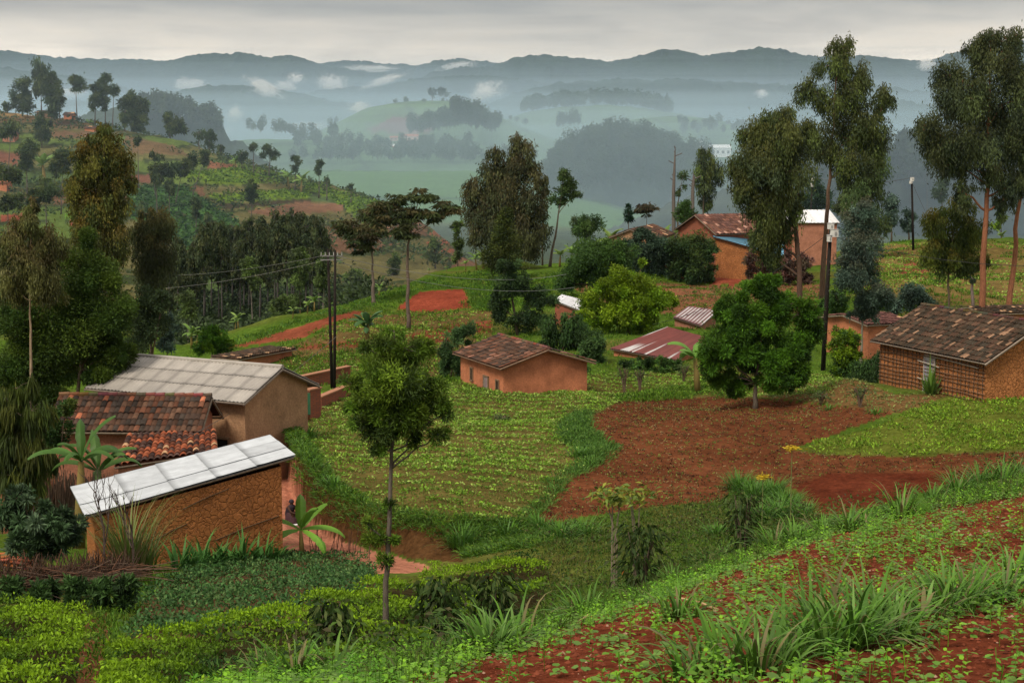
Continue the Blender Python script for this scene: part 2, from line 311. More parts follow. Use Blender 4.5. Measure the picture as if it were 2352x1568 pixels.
# ------------------------------------------------------------------ ground painted by field
SOIL = (.135, .036, .018); SOILD = (.10, .026, .013); GRASS = (.060, .105, .014); BGRASS = (.080, .155, .016); DRYG = (.12, .09, .03)
PATHC = (.36, .15, .095); TEAS = (.035, .028, .012); BANK = (.085, .042, .017); BRN = (.16, .065, .034)
PZ = {}
ZN = [ # (name, colour, Y0, Y1, polygon)
 ('foreground', SOIL, 2, 33, [(860, 1900), (900, 1575), (1010, 1535), (1330, 1425), (1620, 1328), (1880, 1222), (2000, 1192), (2352, 1115), (2700, 1000), (6000, 700), (6000, 4000), (860, 4000)]),
 ('tea_low', TEAS, 11, 34, [(-300, 1380), (60, 1395), (200, 1400), (225, 1440), (200, 1700), (-300, 1700)]),
 ('tea', TEAS, 11, 35, [(215, 1700), (250, 1540), (300, 1475), (460, 1462), (640, 1430), (900, 1352), (1230, 1285), (1262, 1310), (1250, 1380), (1000, 1500), (900, 1700)]),
 ('tea_path', BRN, 11, 32, [(190, 1430), (250, 1400), (255, 1440), (215, 1600), (170, 1600)]),
 ('potato', (.085, .05, .025), 20, 38, [(280, 1475), (345, 1345), (470, 1290), (640, 1276), (840, 1276), (868, 1350), (640, 1430), (450, 1462)]),
 ('greenfield', (.105, .085, .026), 33, 74, [(655, 955), (780, 885), (1060, 875), (1320, 860), (1600, 850), (1950, 860), (1900, 905), (1730, 912), (1480, 908), (1420, 925), (1350, 960), (1340, 1000), (1400, 1040), (1340, 1080), (1280, 1120), (1270, 1150), (1200, 1195), (1000, 1190), (850, 1165), (760, 1110), (700, 1040)]),
 ('redplot', (.118, .042, .019), 33, 64, [(1420, 925), (1480, 906), (1740, 914), (2060, 946), (1820, 1030), (1900, 1042), (2100, 1048), (2700, 1020), (2700, 1085), (2352, 1085), (2150, 1170), (1850, 1190), (1830, 1120), (1690, 1100), (1660, 1150), (1480, 1165), (1220, 1205), (1270, 1150), (1300, 1110), (1400, 1040), (1360, 1000), (1350, 960)]),
 ('tilled', SOILD, 33, 64, [(1830, 1115), (1900, 1088), (2290, 1078), (2352, 1085), (2150, 1180), (1850, 1195)]),
 ('wedge', (.10, .12, .02), 40, 64, [(1820, 1032), (2000, 985), (2190, 905), (2352, 885), (2700, 880), (2700, 1020), (2352, 1032), (2100, 1048), (1900, 1046)]),
 ('beans', (.13, .075, .03), 50, 72, [(1800, 862), (1950, 862), (2050, 905), (2190, 905), (2060, 948), (1900, 928), (1750, 912)]),
 ('bank', BANK, 33, 54, [(640, 1080), (655, 975), (705, 1052), (765, 1125), (850, 1178), (1000, 1205), (1080, 1225), (1060, 1290), (950, 1285), (850, 1256), (760, 1236), (700, 1192), (690, 1120), (660, 1075)]),
 ('path', PATHC, 31, 56, [(600, 1045), (655, 1048), (690, 1110), (703, 1190), (765, 1236), (850, 1262), (985, 1300), (1000, 1325), (870, 1322), (835, 1290), (770, 1274), (640, 1264), (600, 1160)]),
 ('yard', (.17, .07, .038), 40, 72, [(0, 1230), (600, 1060), (660, 1050), (660, 880), (0, 880)]),
 ('red1', (.20, .045, .025), 80, 135, [(912, 706), (964, 670), (1065, 663), (1081, 706), (1011, 715), (936, 717)]),
 ('strip', (.19, .055, .03), 76, 120, [(520, 800), (612, 772), (753, 729), (819, 712), (835, 720), (744, 752), (694, 777), (600, 790)]),
 ('beans2', (.125, .085, .032), 70, 110, [(640, 810), (820, 725), (930, 720), (1130, 710), (1130, 800), (1030, 880), (640, 870)]),
 ('red2', (.16, .05, .028), 74, 100, [(680, 805), (760, 800), (900, 790), (890, 778), (700, 790)]),
 ('red3', (.17, .05, .028), 74, 110, [(930, 770), (1040, 745), (1130, 735), (1130, 760), (1000, 790)]),
 ('red4', (.20, .05, .028), 90, 150, [(1535, 635), (1627, 618), (1690, 622), (1720, 635), (1685, 656), (1601, 648)]),
 ('brown4', (.17, .075, .04), 80, 150, [(1300, 655), (1535, 650), (1677, 657), (1900, 650), (1900, 720), (1500, 720), (1380, 690)]),
 ('beans5', (.14, .10, .035), 80, 160, [(2040, 560), (2700, 560), (2700, 700), (2000, 700), (1960, 600)]),
 ('red5', (.18, .06, .035), 80, 160, [(2080, 600), (2140, 600), (2130, 640), (2060, 640)]),
 ('h1', (.13, .055, .035), 200, 380, [(0, 346), (48, 350), (42, 380), (0, 375)]),
 ('h2', (.22, .14, .06), 300, 380, [(-50, 258), (94, 262), (94, 270), (-50, 268)]),
 ('h3', (.13, .08, .045), 300, 380, [(117, 277), (188, 282), (200, 294), (117, 295)]),
 ('h4', (.13, .078, .045), 250, 380, [(118, 298), (205, 303), (200, 317), (118, 320)]),
 ('h5', (.13, .085, .045), 220, 380, [(290, 312), (398, 334), (434, 358), (305, 352), (280, 330)]),
 ('h6', (.13, .06, .04), 200, 340, [(298, 402), (356, 402), (350, 421), (298, 419)]),
 ('h7', (.18, .08, .045), 220, 340, [(478, 370), (535, 378), (600, 398), (570, 384+8), (516, 388), (476, 385)]),
 ('htea1', (.115, .17, .018), 200, 340, [(430, 398), (571, 383), (660, 407), (640, 420), (520, 424), (430, 412)]),
 ('htea2', (.115, .18, .018), 200, 340, [(480, 447), (600, 440), (712, 436), (708, 455), (504, 466)]),
 ('htea3', (.11, .17, .02), 180, 340, [(672, 412), (784, 439), (870, 464), (905, 500), (834, 514), (784, 470), (705, 432)]),
 ('hbank', (.045, .035, .02), 180, 340, [(500, 470), (600, 462), (712, 456), (715, 462), (600, 474), (510, 482)]),
 ('h8', (.14, .075, .045), 180, 320, [(560, 486), (705, 461), (790, 468), (790, 484), (621, 497)]),
 ('h9', (.20, .065, .035), 180, 320, [(975, 556), (1036, 548), (1036, 561), (985, 564)]),
 ('h10', (.20, .07, .04), 180, 320, [(996, 574), (1042, 571), (1042, 580), (1000, 581)]),
 ('h11', (.21, .09, .05), 180, 320, [(980, 538), (1009, 523), (1040, 541), (1020, 545)]),
 ('h12', (.18, .05, .03), 150, 320, [(0, 495), (60, 490), (60, 505), (0, 510)]),
 ('h13', (.19, .06, .035), 150, 320, [(160, 508), (270, 508), (270, 522), (160, 520)]),
 ('h14', (.10, .20, .03), 150, 320, [(150, 490), (265, 490), (265, 502), (150, 503)]),
 ('h15', (.17, .07, .045), 150, 320, [(420, 600), (490, 590), (520, 560), (500, 540), (440, 560)]),
 ('htea4', (.045, .10, .025), 150, 320, [(290, 432), (430, 430), (500, 480), (560, 520), (640, 560), (500, 620), (400, 560), (300, 500)]),
 ('far_tea', (.075, .15, .04), 640, 1100, [(-500, 385), (3000, 385), (3000, 560), (-500, 560)]),
]
def paint(px, py, Y, x, y):
    n = vnoise(x / 6, y / 6, 41, 4); n2 = vnoise(x / 1.1, y / 1.1, 42, 3)
    g = np.array(GRASS); c = g[None] * (.8 + .5 * n2[:, None]); dry = np.clip((n - .5) * 4, 0, 1)[:, None]
    c = c * (1 - dry * .6) + np.array(DRYG) * dry * .6
    far = (Y > 160)[:, None]
    hb = np.array((.075, .10, .028)); c = np.where(far, hb * (.7 + .6 * n[:, None]), c)
    # terrace banding on the hillside
    if Y.max() > 200:
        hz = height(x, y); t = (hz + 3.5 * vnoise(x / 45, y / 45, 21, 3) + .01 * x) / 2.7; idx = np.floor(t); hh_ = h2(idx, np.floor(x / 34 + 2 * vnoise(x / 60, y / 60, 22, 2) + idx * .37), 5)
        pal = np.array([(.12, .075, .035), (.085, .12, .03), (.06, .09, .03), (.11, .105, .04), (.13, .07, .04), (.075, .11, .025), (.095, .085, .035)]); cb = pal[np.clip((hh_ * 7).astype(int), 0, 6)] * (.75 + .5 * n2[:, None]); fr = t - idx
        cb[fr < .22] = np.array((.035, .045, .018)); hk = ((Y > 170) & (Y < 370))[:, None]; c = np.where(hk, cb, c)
    jx = (vnoise(x / .5, y / .5, 5, 2) - .5) * 14 * np.clip(30 / Y, .15, 1); jy = (vnoise(x / .5, y / .5, 6, 2) - .5) * 8 * np.clip(30 / Y, .15, 1)
    for nm, cc, y0, y1, poly in ZN:
        k = inpoly(px + jx, py + jy, poly) & (Y > y0) & (Y < y1)
        c[k] = np.array(cc) * (.85 + .3 * n2[k, None])
    k = inpoly(px, py, [z for z in ZN if z[0] == 'far_tea'][0][4]) & (Y > 600) & (Y < 1100)
    row = ((Y + 30 * vnoise(x / 300, y / 300, 8, 2)) % 72) < 5
    c[k & row] *= .35
    return c
a_in = np.linspace(-.37, .37, 760); a_l = np.linspace(-1.3, -.375, 46); AA = np.concatenate([a_l, a_in, -a_l[::-1]])
YY = np.concatenate([np.exp(np.linspace(math.log(1.7 * KY), math.log(360 * KY), 900)), np.exp(np.linspace(math.log(364 * KY), math.log(8800 * KY), 160))])
GA, GY = np.meshgrid(AA, YY); gx = (GA * GY).ravel(); gy = GY.ravel(); gzz = height(gx, gy)
gpx, gpy = project(gx, gy, gzz)
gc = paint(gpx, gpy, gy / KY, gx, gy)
nc = len(AA); nr = len(YY)
# bumps for the ploughed and green plots
i0 = (np.arange(nr - 1)[:, None] * nc + np.arange(nc - 1)[None]).ravel()
GQ = np.stack([i0, i0 + 1, i0 + nc + 1, i0 + nc], 1)
kp = inpoly(gpx, gpy, [z for z in ZN if z[0] == 'path'][0][4]) & (gy / KY > 31) & (gy / KY < 56)
kpq = kp[GQ].all(1)
def submesh(Q):
    u, inv = np.unique(Q.ravel(), return_inverse=True); return u, inv.reshape(Q.shape).astype(np.int32)
GV = np.stack([gx, gy, gzz], 1)
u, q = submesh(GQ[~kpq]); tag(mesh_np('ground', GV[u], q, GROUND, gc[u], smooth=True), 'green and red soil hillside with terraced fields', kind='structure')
u, q = submesh(GQ[kpq]); tag(mesh_np('path', GV[u], q, GROUND, gc[u], smooth=True), 'bare pinkish earth path below the bank', kind='structure')
print('ground', len(GV))
# ------------------------------------------------------------------ far hills
HILLM = solid('hill_cover', (.04, .07, .03), .95, .012, .35, .5, 3.0, vcol=True, detail=8)
def hill(name, ridge, Y, depth, col, rough=6, lab='', tex=None, base=-70, seed=1, canopy=0, front=None):
    rp = [at(px, py, Y) for px, py in ridge]; xs = np.array([p.x for p in rp]); zs = np.array([p.z for p in rp])
    front = front or depth; D = depth * KY; Df = front * KY
    big = name == 'mountain' or name == 'far_hill'; nx = 1300 if big else 520; nv = 130 if big else 100
    X = np.linspace(xs[0] - D, xs[-1] + D, nx); V = np.linspace(-1, 1, nv)
    XX, VV = np.meshgrid(X, V); Yw = Y * KY + np.where(VV < 0, VV * Df, VV * D)
    xr = XX + (vnoise(XX / (D*.9), Yw / (D*.9), seed, 3) - .5) * D * .5 * np.abs(VV)
    zr = np.interp(xr, xs, zs); edge = np.clip(1 - np.maximum(xs[0] - XX, XX - xs[-1]) / D, 0, 1); edge = edge * edge * (3 - 2 * edge)
    prof = .5 + .5 * np.cos(np.pi * np.clip(np.abs(VV), 0, 1) ** 1.15)
    rid = 1 - np.abs(vnoise(XX / (D*.35), Yw / (D*.5), seed + 7, 4) - .5) * 2
    Z = base + (zr - base) * prof * edge + (rid - .75) * (zr - base) * .55 * np.abs(VV) * edge
    Z += (vnoise(XX / (rough * 4), Yw / (rough * 4), seed + 3, 5, .6) - .5) * rough
    if canopy: Z += (vnoise(XX / canopy, Yw / canopy, seed + 9, 2, .6) ** 1.5) * canopy * (.75 if big else 1.0)
    px, py = project(XX, Yw, Z)
    C = np.ones((nx * nv, 3)) * np.array(col); nn = vnoise(XX / 60, Yw / 60, seed + 5, 4).ravel(); C *= (.55 + .9 * nn)[:, None]
    if tex: C = tex(px.ravel(), py.ravel(), XX.ravel(), Yw.ravel(), Z.ravel(), C)
    i = (np.arange(nv - 1)[:, None] * nx + np.arange(nx - 1)[None]).ravel()
    o = mesh_np(name, np.stack([XX.ravel(), Yw.ravel(), Z.ravel()], 1), np.stack([i, i + 1, i + nx + 1, i + nx], 1), HILLM, C, smooth=True)
    return tag(o, lab, kind='structure')
FOR = (.018, .032, .020)
def teatex(polys=(), rowh=9.0, g=(.085, .15, .05)):
    def f(px, py, x, y, z, C):
        k = np.ones(len(px), bool); C = np.array(g) * (.85 + .3 * vnoise(x / 40, y / 40, 3, 3))[:, None]
        row = ((z + 3 * vnoise(x / 120, y / 120, 5, 2)) % rowh) < rowh * .16; C[row] *= .5
        col = ((x + y * .3) % 160) < 5; C[col] *= .6
        for poly, cc in polys:
            m = inpoly(px, py, poly); C[m] = np.array(cc)
        return C
    return f
hill('far_hill', [(-200, 118), (0, 122), (60, 128), (120, 136), (250, 143), (420, 146), (560, 150)], 6000, 700, FOR, 14, 'pale far hill at the left skyline', seed=2, canopy=24)
hill('far_hill', [(640, 160), (750, 149), (800, 145), (860, 148), (950, 155), (1010, 146), (1060, 141), (1120, 148), (1200, 160)], 5600, 600, FOR, 12, 'pale far hill in the gap between the two mountains', seed=3, canopy=22)
hill('mountain', [(-250, 150), (0, 150), (60, 156), (140, 160), (250, 158), (370, 152), (430, 140), (490, 131), (540, 133), (580, 130), (620, 138), (665, 133), (700, 141), (740, 156), (800, 168), (880, 176), (960, 190)], 4000, 700, FOR, 12, 'long dark forested mountain at the left', seed=4, canopy=18)
hill('mountain', [(900, 205), (960, 190), (1000, 172), (1060, 165), (1130, 160), (1180, 140), (1250, 134), (1330, 140), (1400, 147), (1470, 134), (1520, 122), (1560, 121), (1610, 132), (1660, 128), (1700, 124), (1745, 116), (1790, 121), (1830, 134), (1880, 136), (1950, 136), (2050, 140), (2130, 150), (2190, 130), (2260, 112), (2352, 100), (2600, 90)], 3700, 650, FOR, 12, 'big dark forested mountain at the centre and right', seed=5, canopy=18)
hill('mountain', [(600, 240), (700, 222), (760, 212), (820, 205), (880, 206), (950, 192), (1010, 184), (1080, 182), (1150, 183), (1250, 196), (1350, 215), (1450, 230)], 3000, 420, FOR, 10, 'forested spur in front of the central mountain', seed=6, canopy=16)
hill('mountain', [(-250, 165), (0, 160), (60, 168), (120, 176), (200, 186), (260, 200), (330, 215)], 3200, 420, FOR, 10, 'low wooded mountain spur at the far left', seed=16, canopy=16)
hill('hill', [(1060, 260), (1140, 240), (1200, 218), (1280, 200), (1350, 196), (1420, 190), (1500, 195), (1580, 190), (1680, 200), (1760, 205), (1850, 205), (1950, 200), (2050, 215), (2150, 225), (2300, 235), (2500, 240)], 2600, 380, FOR, 9, 'hazy forest ridge beneath the big mountain', seed=7, canopy=14)
hill('hill', [(200, 240), (330, 227), (400, 220), (450, 212), (520, 205), (570, 203), (620, 208), (680, 222), (740, 236), (830, 252), (900, 270)], 2500, 380, FOR, 9, 'rounded hazy wooded hill beyond the left slope', seed=8, canopy=12)
hill('hill', [(1880, 250), (1980, 232), (2080, 240), (2180, 262), (2352, 275), (2600, 260)], 2100, 260, FOR, 9, 'misty wooded hill between the tall eucalyptus trees', seed=18, canopy=12)
hill('tea_hill', [(560, 372), (640, 345), (700, 318), (780, 280), (860, 247), (920, 236), (970, 232), (1030, 234), (1080, 243), (1130, 262), (1200, 292), (1290, 325), (1400, 360)], 1700, 260, (.08, .15, .06), 2.5, 'rounded tea hill topped by two round trees', teatex([([(840, 300), (900, 270), (1000, 265), (1000, 300), (940, 308)], (.17, .08, .07))]), seed=9, front=330)
hill('tea_hill', [(1120, 290), (1200, 262), (1290, 246), (1400, 243), (1480, 250), (1560, 262), (1660, 285), (1760, 320), (1850, 350)], 2000, 240, (.09, .17, .07), 2.5, 'pale tea hill below the strip of forest', teatex(), seed=10, front=330)
hill('tea_hill', [(1280, 350), (1380, 300), (1450, 275), (1530, 268), (1610, 272), (1680, 284), (1780, 310), (1900, 340), (2000, 360)], 1650, 200, (.07, .14, .06), 2.5, 'smooth green tea slope at centre right', teatex(), seed=11, front=230)
hill('wooded_hill', [(1190, 470), (1240, 415), (1280, 372), (1340, 350), (1380, 318), (1450, 316), (1530, 335), (1600, 372), (1680, 400), (1780, 420)], 1050, 95, (.05, .075, .05), 5, 'steep eucalyptus covered hill at centre right', seed=12, canopy=7, base=-75, front=110)
hill('wooded_hill', [(1700, 450), (1850, 430), (1960, 390), (2050, 360), (2120, 345), (2200, 335), (2352, 330), (2600, 310)], 620, 90, (.045, .06, .045), 4, 'wooded hill behind the far right trees', seed=13, canopy=5, base=-60, front=100)
hill('wooded_hill', [(240, 265), (330, 266), (400, 270), (440, 280), (490, 284), (500, 300), (512, 330)], 640, 60, (.03, .045, .03), 3, 'wooded shoulder just behind the left hillside', seed=14, canopy=5, base=-60)
hill('hill', [(500, 325), (600, 320), (700, 322), (800, 326), (950, 345), (1150, 362), (1300, 375)], 1350, 170, (.05, .09, .04), 2, 'low misty farmed rise below the tea hill', teatex(g=(.07, .13, .06)), seed=15, base=-60, front=260)
# ------------------------------------------------------------------ leaf batches
RNG = np.random.default_rng(11)
def unit(v): return v / np.maximum(np.linalg.norm(v, axis=1, keepdims=True), 1e-9)
def leafquads(C, D, Ln, Wd, rng, droop=0.0):
    """rhombus leaves from base C along D; returns V (n*4,3)"""
    n = len(C); D = unit(D); R = unit(np.cross(D, rng.normal(size=(n, 3)) + 1e-3)); Ln = np.broadcast_to(Ln, (n,))[:, None]; Wd = np.broadcast_to(Wd, (n,))[:, None]
    mid = C + D * Ln * .5; tip = C + D * Ln - np.array([0, 0, 1.0]) * Ln * droop
    return np.stack([C, mid + R * Wd * .5, tip, mid - R * Wd * .5], 1).reshape(-1, 3)
def q4(n): return np.arange(n * 4, dtype=np.int32).reshape(-1, 4)
KIND = { # leaf length, width, direction, sub-clump shape, droop
 'euc': dict(l=.15, w=.028, d='down', clump=(.22, .22, .34), sub=.33, k=5.4),
 'broad': dict(l=.10, w=.05, d='out', clump=(.25, .25, .2), sub=.33, k=5.0),
 'mango': dict(l=.17, w=.045, d='whorl', clump=(.2, .2, .16), sub=.27, k=6.2),
 'feather': dict(l=.085, w=.018, d='spray', clump=(.26, .26, .2), sub=.40, k=6.0),
 'umbrella': dict(l=.40, w=.09, d='umb', clump=(.2, .2, .12), sub=.4, k=5.5),
 'weep': dict(l=.40, w=.05, d='weep', clump=(.2, .2, .5), sub=.26, k=5.0),
 'pine': dict(l=.30, w=.05, d='spray', clump=(.3, .3, .1), sub=.3, k=5.0),
}
def crownpts(kind, c, R, cols, npx, pxm, rng, dens=1.0, topcol=None):
    K = KIND[kind]; R = np.array(R); l = max(K['l'], 3.2 * pxm); wd = max(K['w'], 1.0 * pxm)
    lpx = l * wd * .5 / (pxm * pxm) * .6
    n = int(max(60, K['k'] * dens * npx / lpx * (.62 if kind == 'euc' and pxm > .03 else 1))); n = min(n, 22000)
    ns = max(5, int(14 * (min(R) / max(.5, 6 * pxm)) ** .7)); ns = min(ns, 90)
    sd = unit(rng.normal(size=(ns, 3))); rr = rng.random(ns) ** (1 / 2.4); sc = sd * rr[:, None] * R * .88
    sc[0] *= .2
    sr = K['sub'] * (min(R)) * (.65 + .7 * rng.random(ns))
    wgt = sr ** 2; wgt /= wgt.sum(); ix = rng.choice(ns, n, p=wgt)
    off = rng.normal(size=(n, 3)); off = unit(off) * (rng.random(n) ** .5)[:, None] * sr[ix][:, None] * 1.15
    if K['d'] in ('down', 'weep'): off[:, 2] = off[:, 2] * 1.5 - sr[ix] * .35
    if K['d'] == 'umb': off[:, 2] = np.abs(off[:, 2]) * .6
    str_ = rng.random(n) < .06; off[str_] *= 1.8
    P = sc[ix] + off
    up = np.array([0, 0, 1.0]); rnd = rng.normal(size=(n, 3)); outw = unit(P / R + 1e-6)
    if K['d'] == 'down': D = -up * 1.0 + rnd * .42 + outw * .25
    elif K['d'] == 'weep': D = -up * 1.6 + rnd * .25 + outw * .3
    elif K['d'] == 'spray': D = unit(off) * .45 + outw * .4 + up * .3 + rnd * .5
    elif K['d'] == 'whorl': D = unit(off) * 1.1 + rnd * .45 + up * .15
    elif K['d'] == 'umb': D = unit(off * np.array([1, 1, .2])) + rnd * .25 - up * .55
    else: D = outw * .5 + rnd * .8 + up * .1
    V = leafquads(P + c, D, l * (.7 + .6 * rng.random(n)), wd * (.8 + .4 * rng.random(n)), rng, .12)
    cols = np.array(cols, float).reshape(-1, 3); ci = rng.integers(0, len(cols), ns); cc = cols[ci][ix] * (.5 + 1.0 * rng.random(ns))[ix][:, None]
    if topcol is not None:
        t = np.clip((P[:, 2] / R[2] - .1 + .5 * (rng.random(n) - .5)), 0, 1)[:, None] * .8; cc = cc * (1 - t) + np.array(topcol) * t
    return V, np.repeat(cc, 4, 0), sc
EUC = [(.058, .082, .030), (.075, .095, .026), (.045, .068, .032), (.08, .115, .030)]
EUCD = [(.045, .064, .030), (.060, .075, .028), (.036, .055, .030)]
EUCO = [(.075, .085, .02), (.055, .065, .022), (.11, .085, .02)]
BLUE = [(.075, .125, .095), (.055, .095, .07), (.10, .155, .125)]
MANG = [(.055, .14, .012), (.075, .18, .014), (.035, .09, .012)]
LIME = [(.15, .25, .010), (.10, .19, .010), (.18, .27, .015)]
DKG = [(.045, .10, .022), (.06, .13, .026), (.035, .075, .020)]
FEA = [(.11, .20, .020), (.08, .155, .018), (.15, .24, .024)]
FAR = [(.035, .055, .03), (.045, .065, .03)]
def limb(mb, a, b, r0, r1, rng, n=5, wob=.06, col=(.12, .09, .06), nn=6):
    a = Vector(a); b = Vector(b); Lh = (b - a).length; pts = []; rd = []
    for i in range(n + 1):
        t = i / n; p = a.lerp(b, t)
        if 0 < i < n: p += Vector(rng.normal(size=3)) * Lh * wob * .4
        pts.append(p); rd.append(r0 + (r1 - r0) * t)
    mb.tube(pts, rd, nn, col)
def tree(name, label, cat, kind, base, lobes, cols, trunk=None, tw=8, gpt=None, group=None, dens=1.0, bark=(.12, .09, .065), Y=None, topcol=None, dj=.45, seed=None, forks=None, mat=None):
    """base (px,py) on the ground or (px,) with Y; lobes (px,py,rx,ry[,dY]) measured on the photo, set at the tree's own distance"""
    rng = np.random.default_rng(seed if seed is not None else int(base[0] * 7 + (base[1] if len(base) > 1 else 0)))
    g = onground(base[0], Y) if Y else hit(base[0], base[1])
    g = Vector(gpt) if gpt else g
    Y = g.y / KY; pxm = g.y / (F * 1024 / 2352); k = g.y / F
    root = empty(name, g, 0, label, cat, group); Vs = []; Cs = []; lc = []; tot = 0
    for lo in lobes:
        px, py, rx, ry = lo[:4]; c = at(px, py, Y); RX = rx * k * 1.06; RZ = ry * k * 1.02; RY = min(RX, RZ * 1.2) * .95 + .15 * RX
        dy = lo[4] * k if len(lo) > 4 else float(rng.uniform(-dj, dj)) * RX
        sc = (c.y + dy) / c.y; c = c * sc
        V, C, sub = crownpts(kind, np.array(c), (RX * sc, RY, RZ * sc), cols, math.pi * rx * ry * .19, pxm, rng, dens, topcol if topcol is not None else None)
        Vs.append(V); Cs.append(C); lc.append((np.array(c), sub))
    V = np.concatenate(Vs); C = np.concatenate(Cs)
    if trunk is None or trunk:
        top = max(lobes, key=lambda l: -l[1]); ctr = at(top[0], top[1], Y)
        tp = [g] + ([at(p[0], p[1], Y) for p in trunk] if isinstance(trunk, list) else []) + [ctr]
        r0 = tw * k * .5; mb = MB()
        n = len(tp); pts = []; rads = []
        for i in range(n - 1):
            for j in range(4):
                t = j / 4; pts.append(tp[i].lerp(tp[i + 1], t) + Vector(rng.normal(size=3)) * r0 * .25 * (1 if i + j else 0)); rads.append(r0 * (1.25 if i + j == 0 else 1 - .85 * ((i + t) / (n - 1))))
        pts.append(tp[-1]); rads.append(r0 * .12); pts[0] = g - Vector((0, 0, .3)); mb.tube(pts, rads, 8, bark)
        for c, sub in lc:
            # limb leaves the trunk below the lobe centre
            zs = [p.z for p in pts]; tz = c[2] - .6 * abs(c[0] - g.x) - 6 * k
            tz = max(tz, g.z + (ctr.z - g.z) * .22); j = min(range(len(pts)), key=lambda q: abs(zs[q] - tz))
            limb(mb, pts[j], c, rads[j] * .55, rads[j] * .16 + .1 * r0, rng, col=bark)
            for s in sub[: 6]: limb(mb, c, c + s * .9, .14 * r0 + .3 * pxm, .2 * pxm, rng, 3, .1, bark, 4)
        mb.build('trunk', BARK, root, origin=g, smooth=True)
    mesh_np('crown', V, q4(len(V) // 4), mat or LEAF, C, parent=root, origin=g)
    return root
def dupe(root, loc, rz=0, sc=1.0, label=None, group=None):
    r = root.copy(); COL.objects.link(r); r.location = loc; r.rotation_euler = (0, 0, rz); r.scale = (sc, sc, sc)
    if label: r['label'] = label
    if group: r['group'] = group
    for ch in root.children:
        c = ch.copy(); COL.objects.link(c); c.parent = r
        for g in ch.children:
            d2 = g.copy(); COL.objects.link(d2); d2.parent = c
    return r
# ------------------------------------------------------------------ scattered ground cover
def sample(poly, y0, y1, n, rng, dens=None):
    """uniform ground points (world) whose place lies in the field outline"""
    poly = np.array(poly, float); a0 = (poly[:, 0].min() - CX) / F - .02; a1 = (poly[:, 0].max() - CX) / F + .02
    Y0, Y1 = y0 * KY, y1 * KY; area = (a1 - a0) * (Y1**2 - Y0**2) / 2; m = int(area * dens) if dens else n
    m = min(m, 600000); y = np.sqrt(rng.uniform(Y0**2, Y1**2, m)); x = rng.uniform(a0, a1, m) * y; z = height(x, y)
    px, py = project(x, y, z); k = inpoly(px, py, [tuple(p) for p in poly]) & (px > -160) & (px < 2760) & (py < 1700)
    return x[k], y[k], z[k]
def zpoly(n): return [z for z in ZN if z[0] == n][0][4]
def plants(name, label, x, y, z, nl, l, wd, cols, rng, spread=.5, up=.5, h=0.0, droop=.2, cat=None, jit=.5, rowmask=None, minpx=1.0, rad=None):
    n = len(x); pxm = np.maximum(y / 1567.0, 0); rp = lambda v: np.repeat(v, nl)
    X, Yy, Z = rp(x), rp(y), rp(z); m = n * nl; Lq = np.maximum(l, 2.2 * minpx * rp(pxm)) * (.6 + .8 * rng.random(m)); W = np.maximum(wd, .9 * minpx * rp(pxm))
    rd = (rad if rad else l * spread); th = rng.random(m) * 6.283; r = rd * np.sqrt(rng.random(m))
    C = np.stack([X + np.cos(th) * r, Yy + np.sin(th) * r, Z + h * rng.random(m)], 1)
    D = np.stack([np.cos(th) * (1 - up), np.sin(th) * (1 - up), np.full(m, up)], 1) + rng.normal(size=(m, 3)) * jit * .5; D[:, 2] = np.abs(D[:, 2])
    V = leafquads(C, D, Lq, W, rng, droop); cols = np.array(cols); cc = cols[rng.integers(0, len(cols), n)] * (.7 + .6 * rng.random(n))[:, None]
    cc = rp(np.arange(n)); base = cols[rng.integers(0, len(cols), n)] * (.7 + .6 * rng.random(n))[:, None]
    return tag(mesh_np(name, V, q4(m), LEAF, np.repeat(base[cc], 4, 0)), label, kind='stuff')
rg = np.random.default_rng(5)
BEAN = [(.17, .32, .03), (.22, .37, .045), (.13, .26, .025), (.30, .41, .10)]
GR = [(.060, .14, .010), (.085, .18, .012), (.045, .10, .010), (.11, .19, .018)]
GRB = [(.07, .16, .028), (.06, .14, .02), (.10, .19, .035)]
x, y, z = sample(zpoly('greenfield'), 34, 74, 0, rg, 36)
n = vnoise(x / 5, y / 5, 77, 3); fl = y + .22 * x + 1.2 * vnoise(x / 6, y / 6, 31, 2); k = (rg.random(len(x)) < np.clip((n - .2) * 2.4, .25, 1)) & ((fl % 1.35) < .62); x, y, z = x[k], y[k], z[k]
plants('bean_crop', 'leafy bean crop covering the sunlit field in the middle', x, y, z, 5, .125, .06, BEAN, rg, .75, .45, .10)
x, y, z = sample(zpoly('greenfield'), 34, 74, 0, rg, 16); n = vnoise(x / 3, y / 3, 78, 3); k = n > .5; x, y, z = x[k], y[k], z[k]
plants('weeds', 'low green weeds between the bean plants', x, y, z, 4, .10, .03, [(.085, .15, .02), (.10, .17, .025)], rg, 1.5, .6, .03)
x, y, z = sample(zpoly('wedge'), 38, 64, 0, rg, 42); k = rg.random(len(x)) < np.clip((vnoise(x / 1.5, y / 1.5, 79, 3) - .15) * 2, 0, 1); x, y, z = x[k], y[k], z[k]
plants('weeds', 'dense bright green ground cover on the mound before the right house', x, y, z, 4, .15, .065, [(.16, .29, .02), (.21, .35, .03), (.11, .20, .02), (.17, .24, .03)], rg, 1.2, .6, .10)
x, y, z = sample(zpoly('redplot'), 34, 64, 0, rg, 17); k = ~inpoly(*project(x, y, z), zpoly('tilled')); x, y, z = x[k], y[k], z[k]
plants('seedlings', 'tiny pale seedlings dotted over the ploughed red plot', x, y, z, 3, .085, .04, [(.17, .22, .05), (.11, .18, .03), (.26, .19, .09), (.05, .022, .012), (.05, .022, .012)], rg, .6, .5, .02, minpx=.7)
x, y, z = sample(zpoly('beans'), 50, 72, 0, rg, 9)
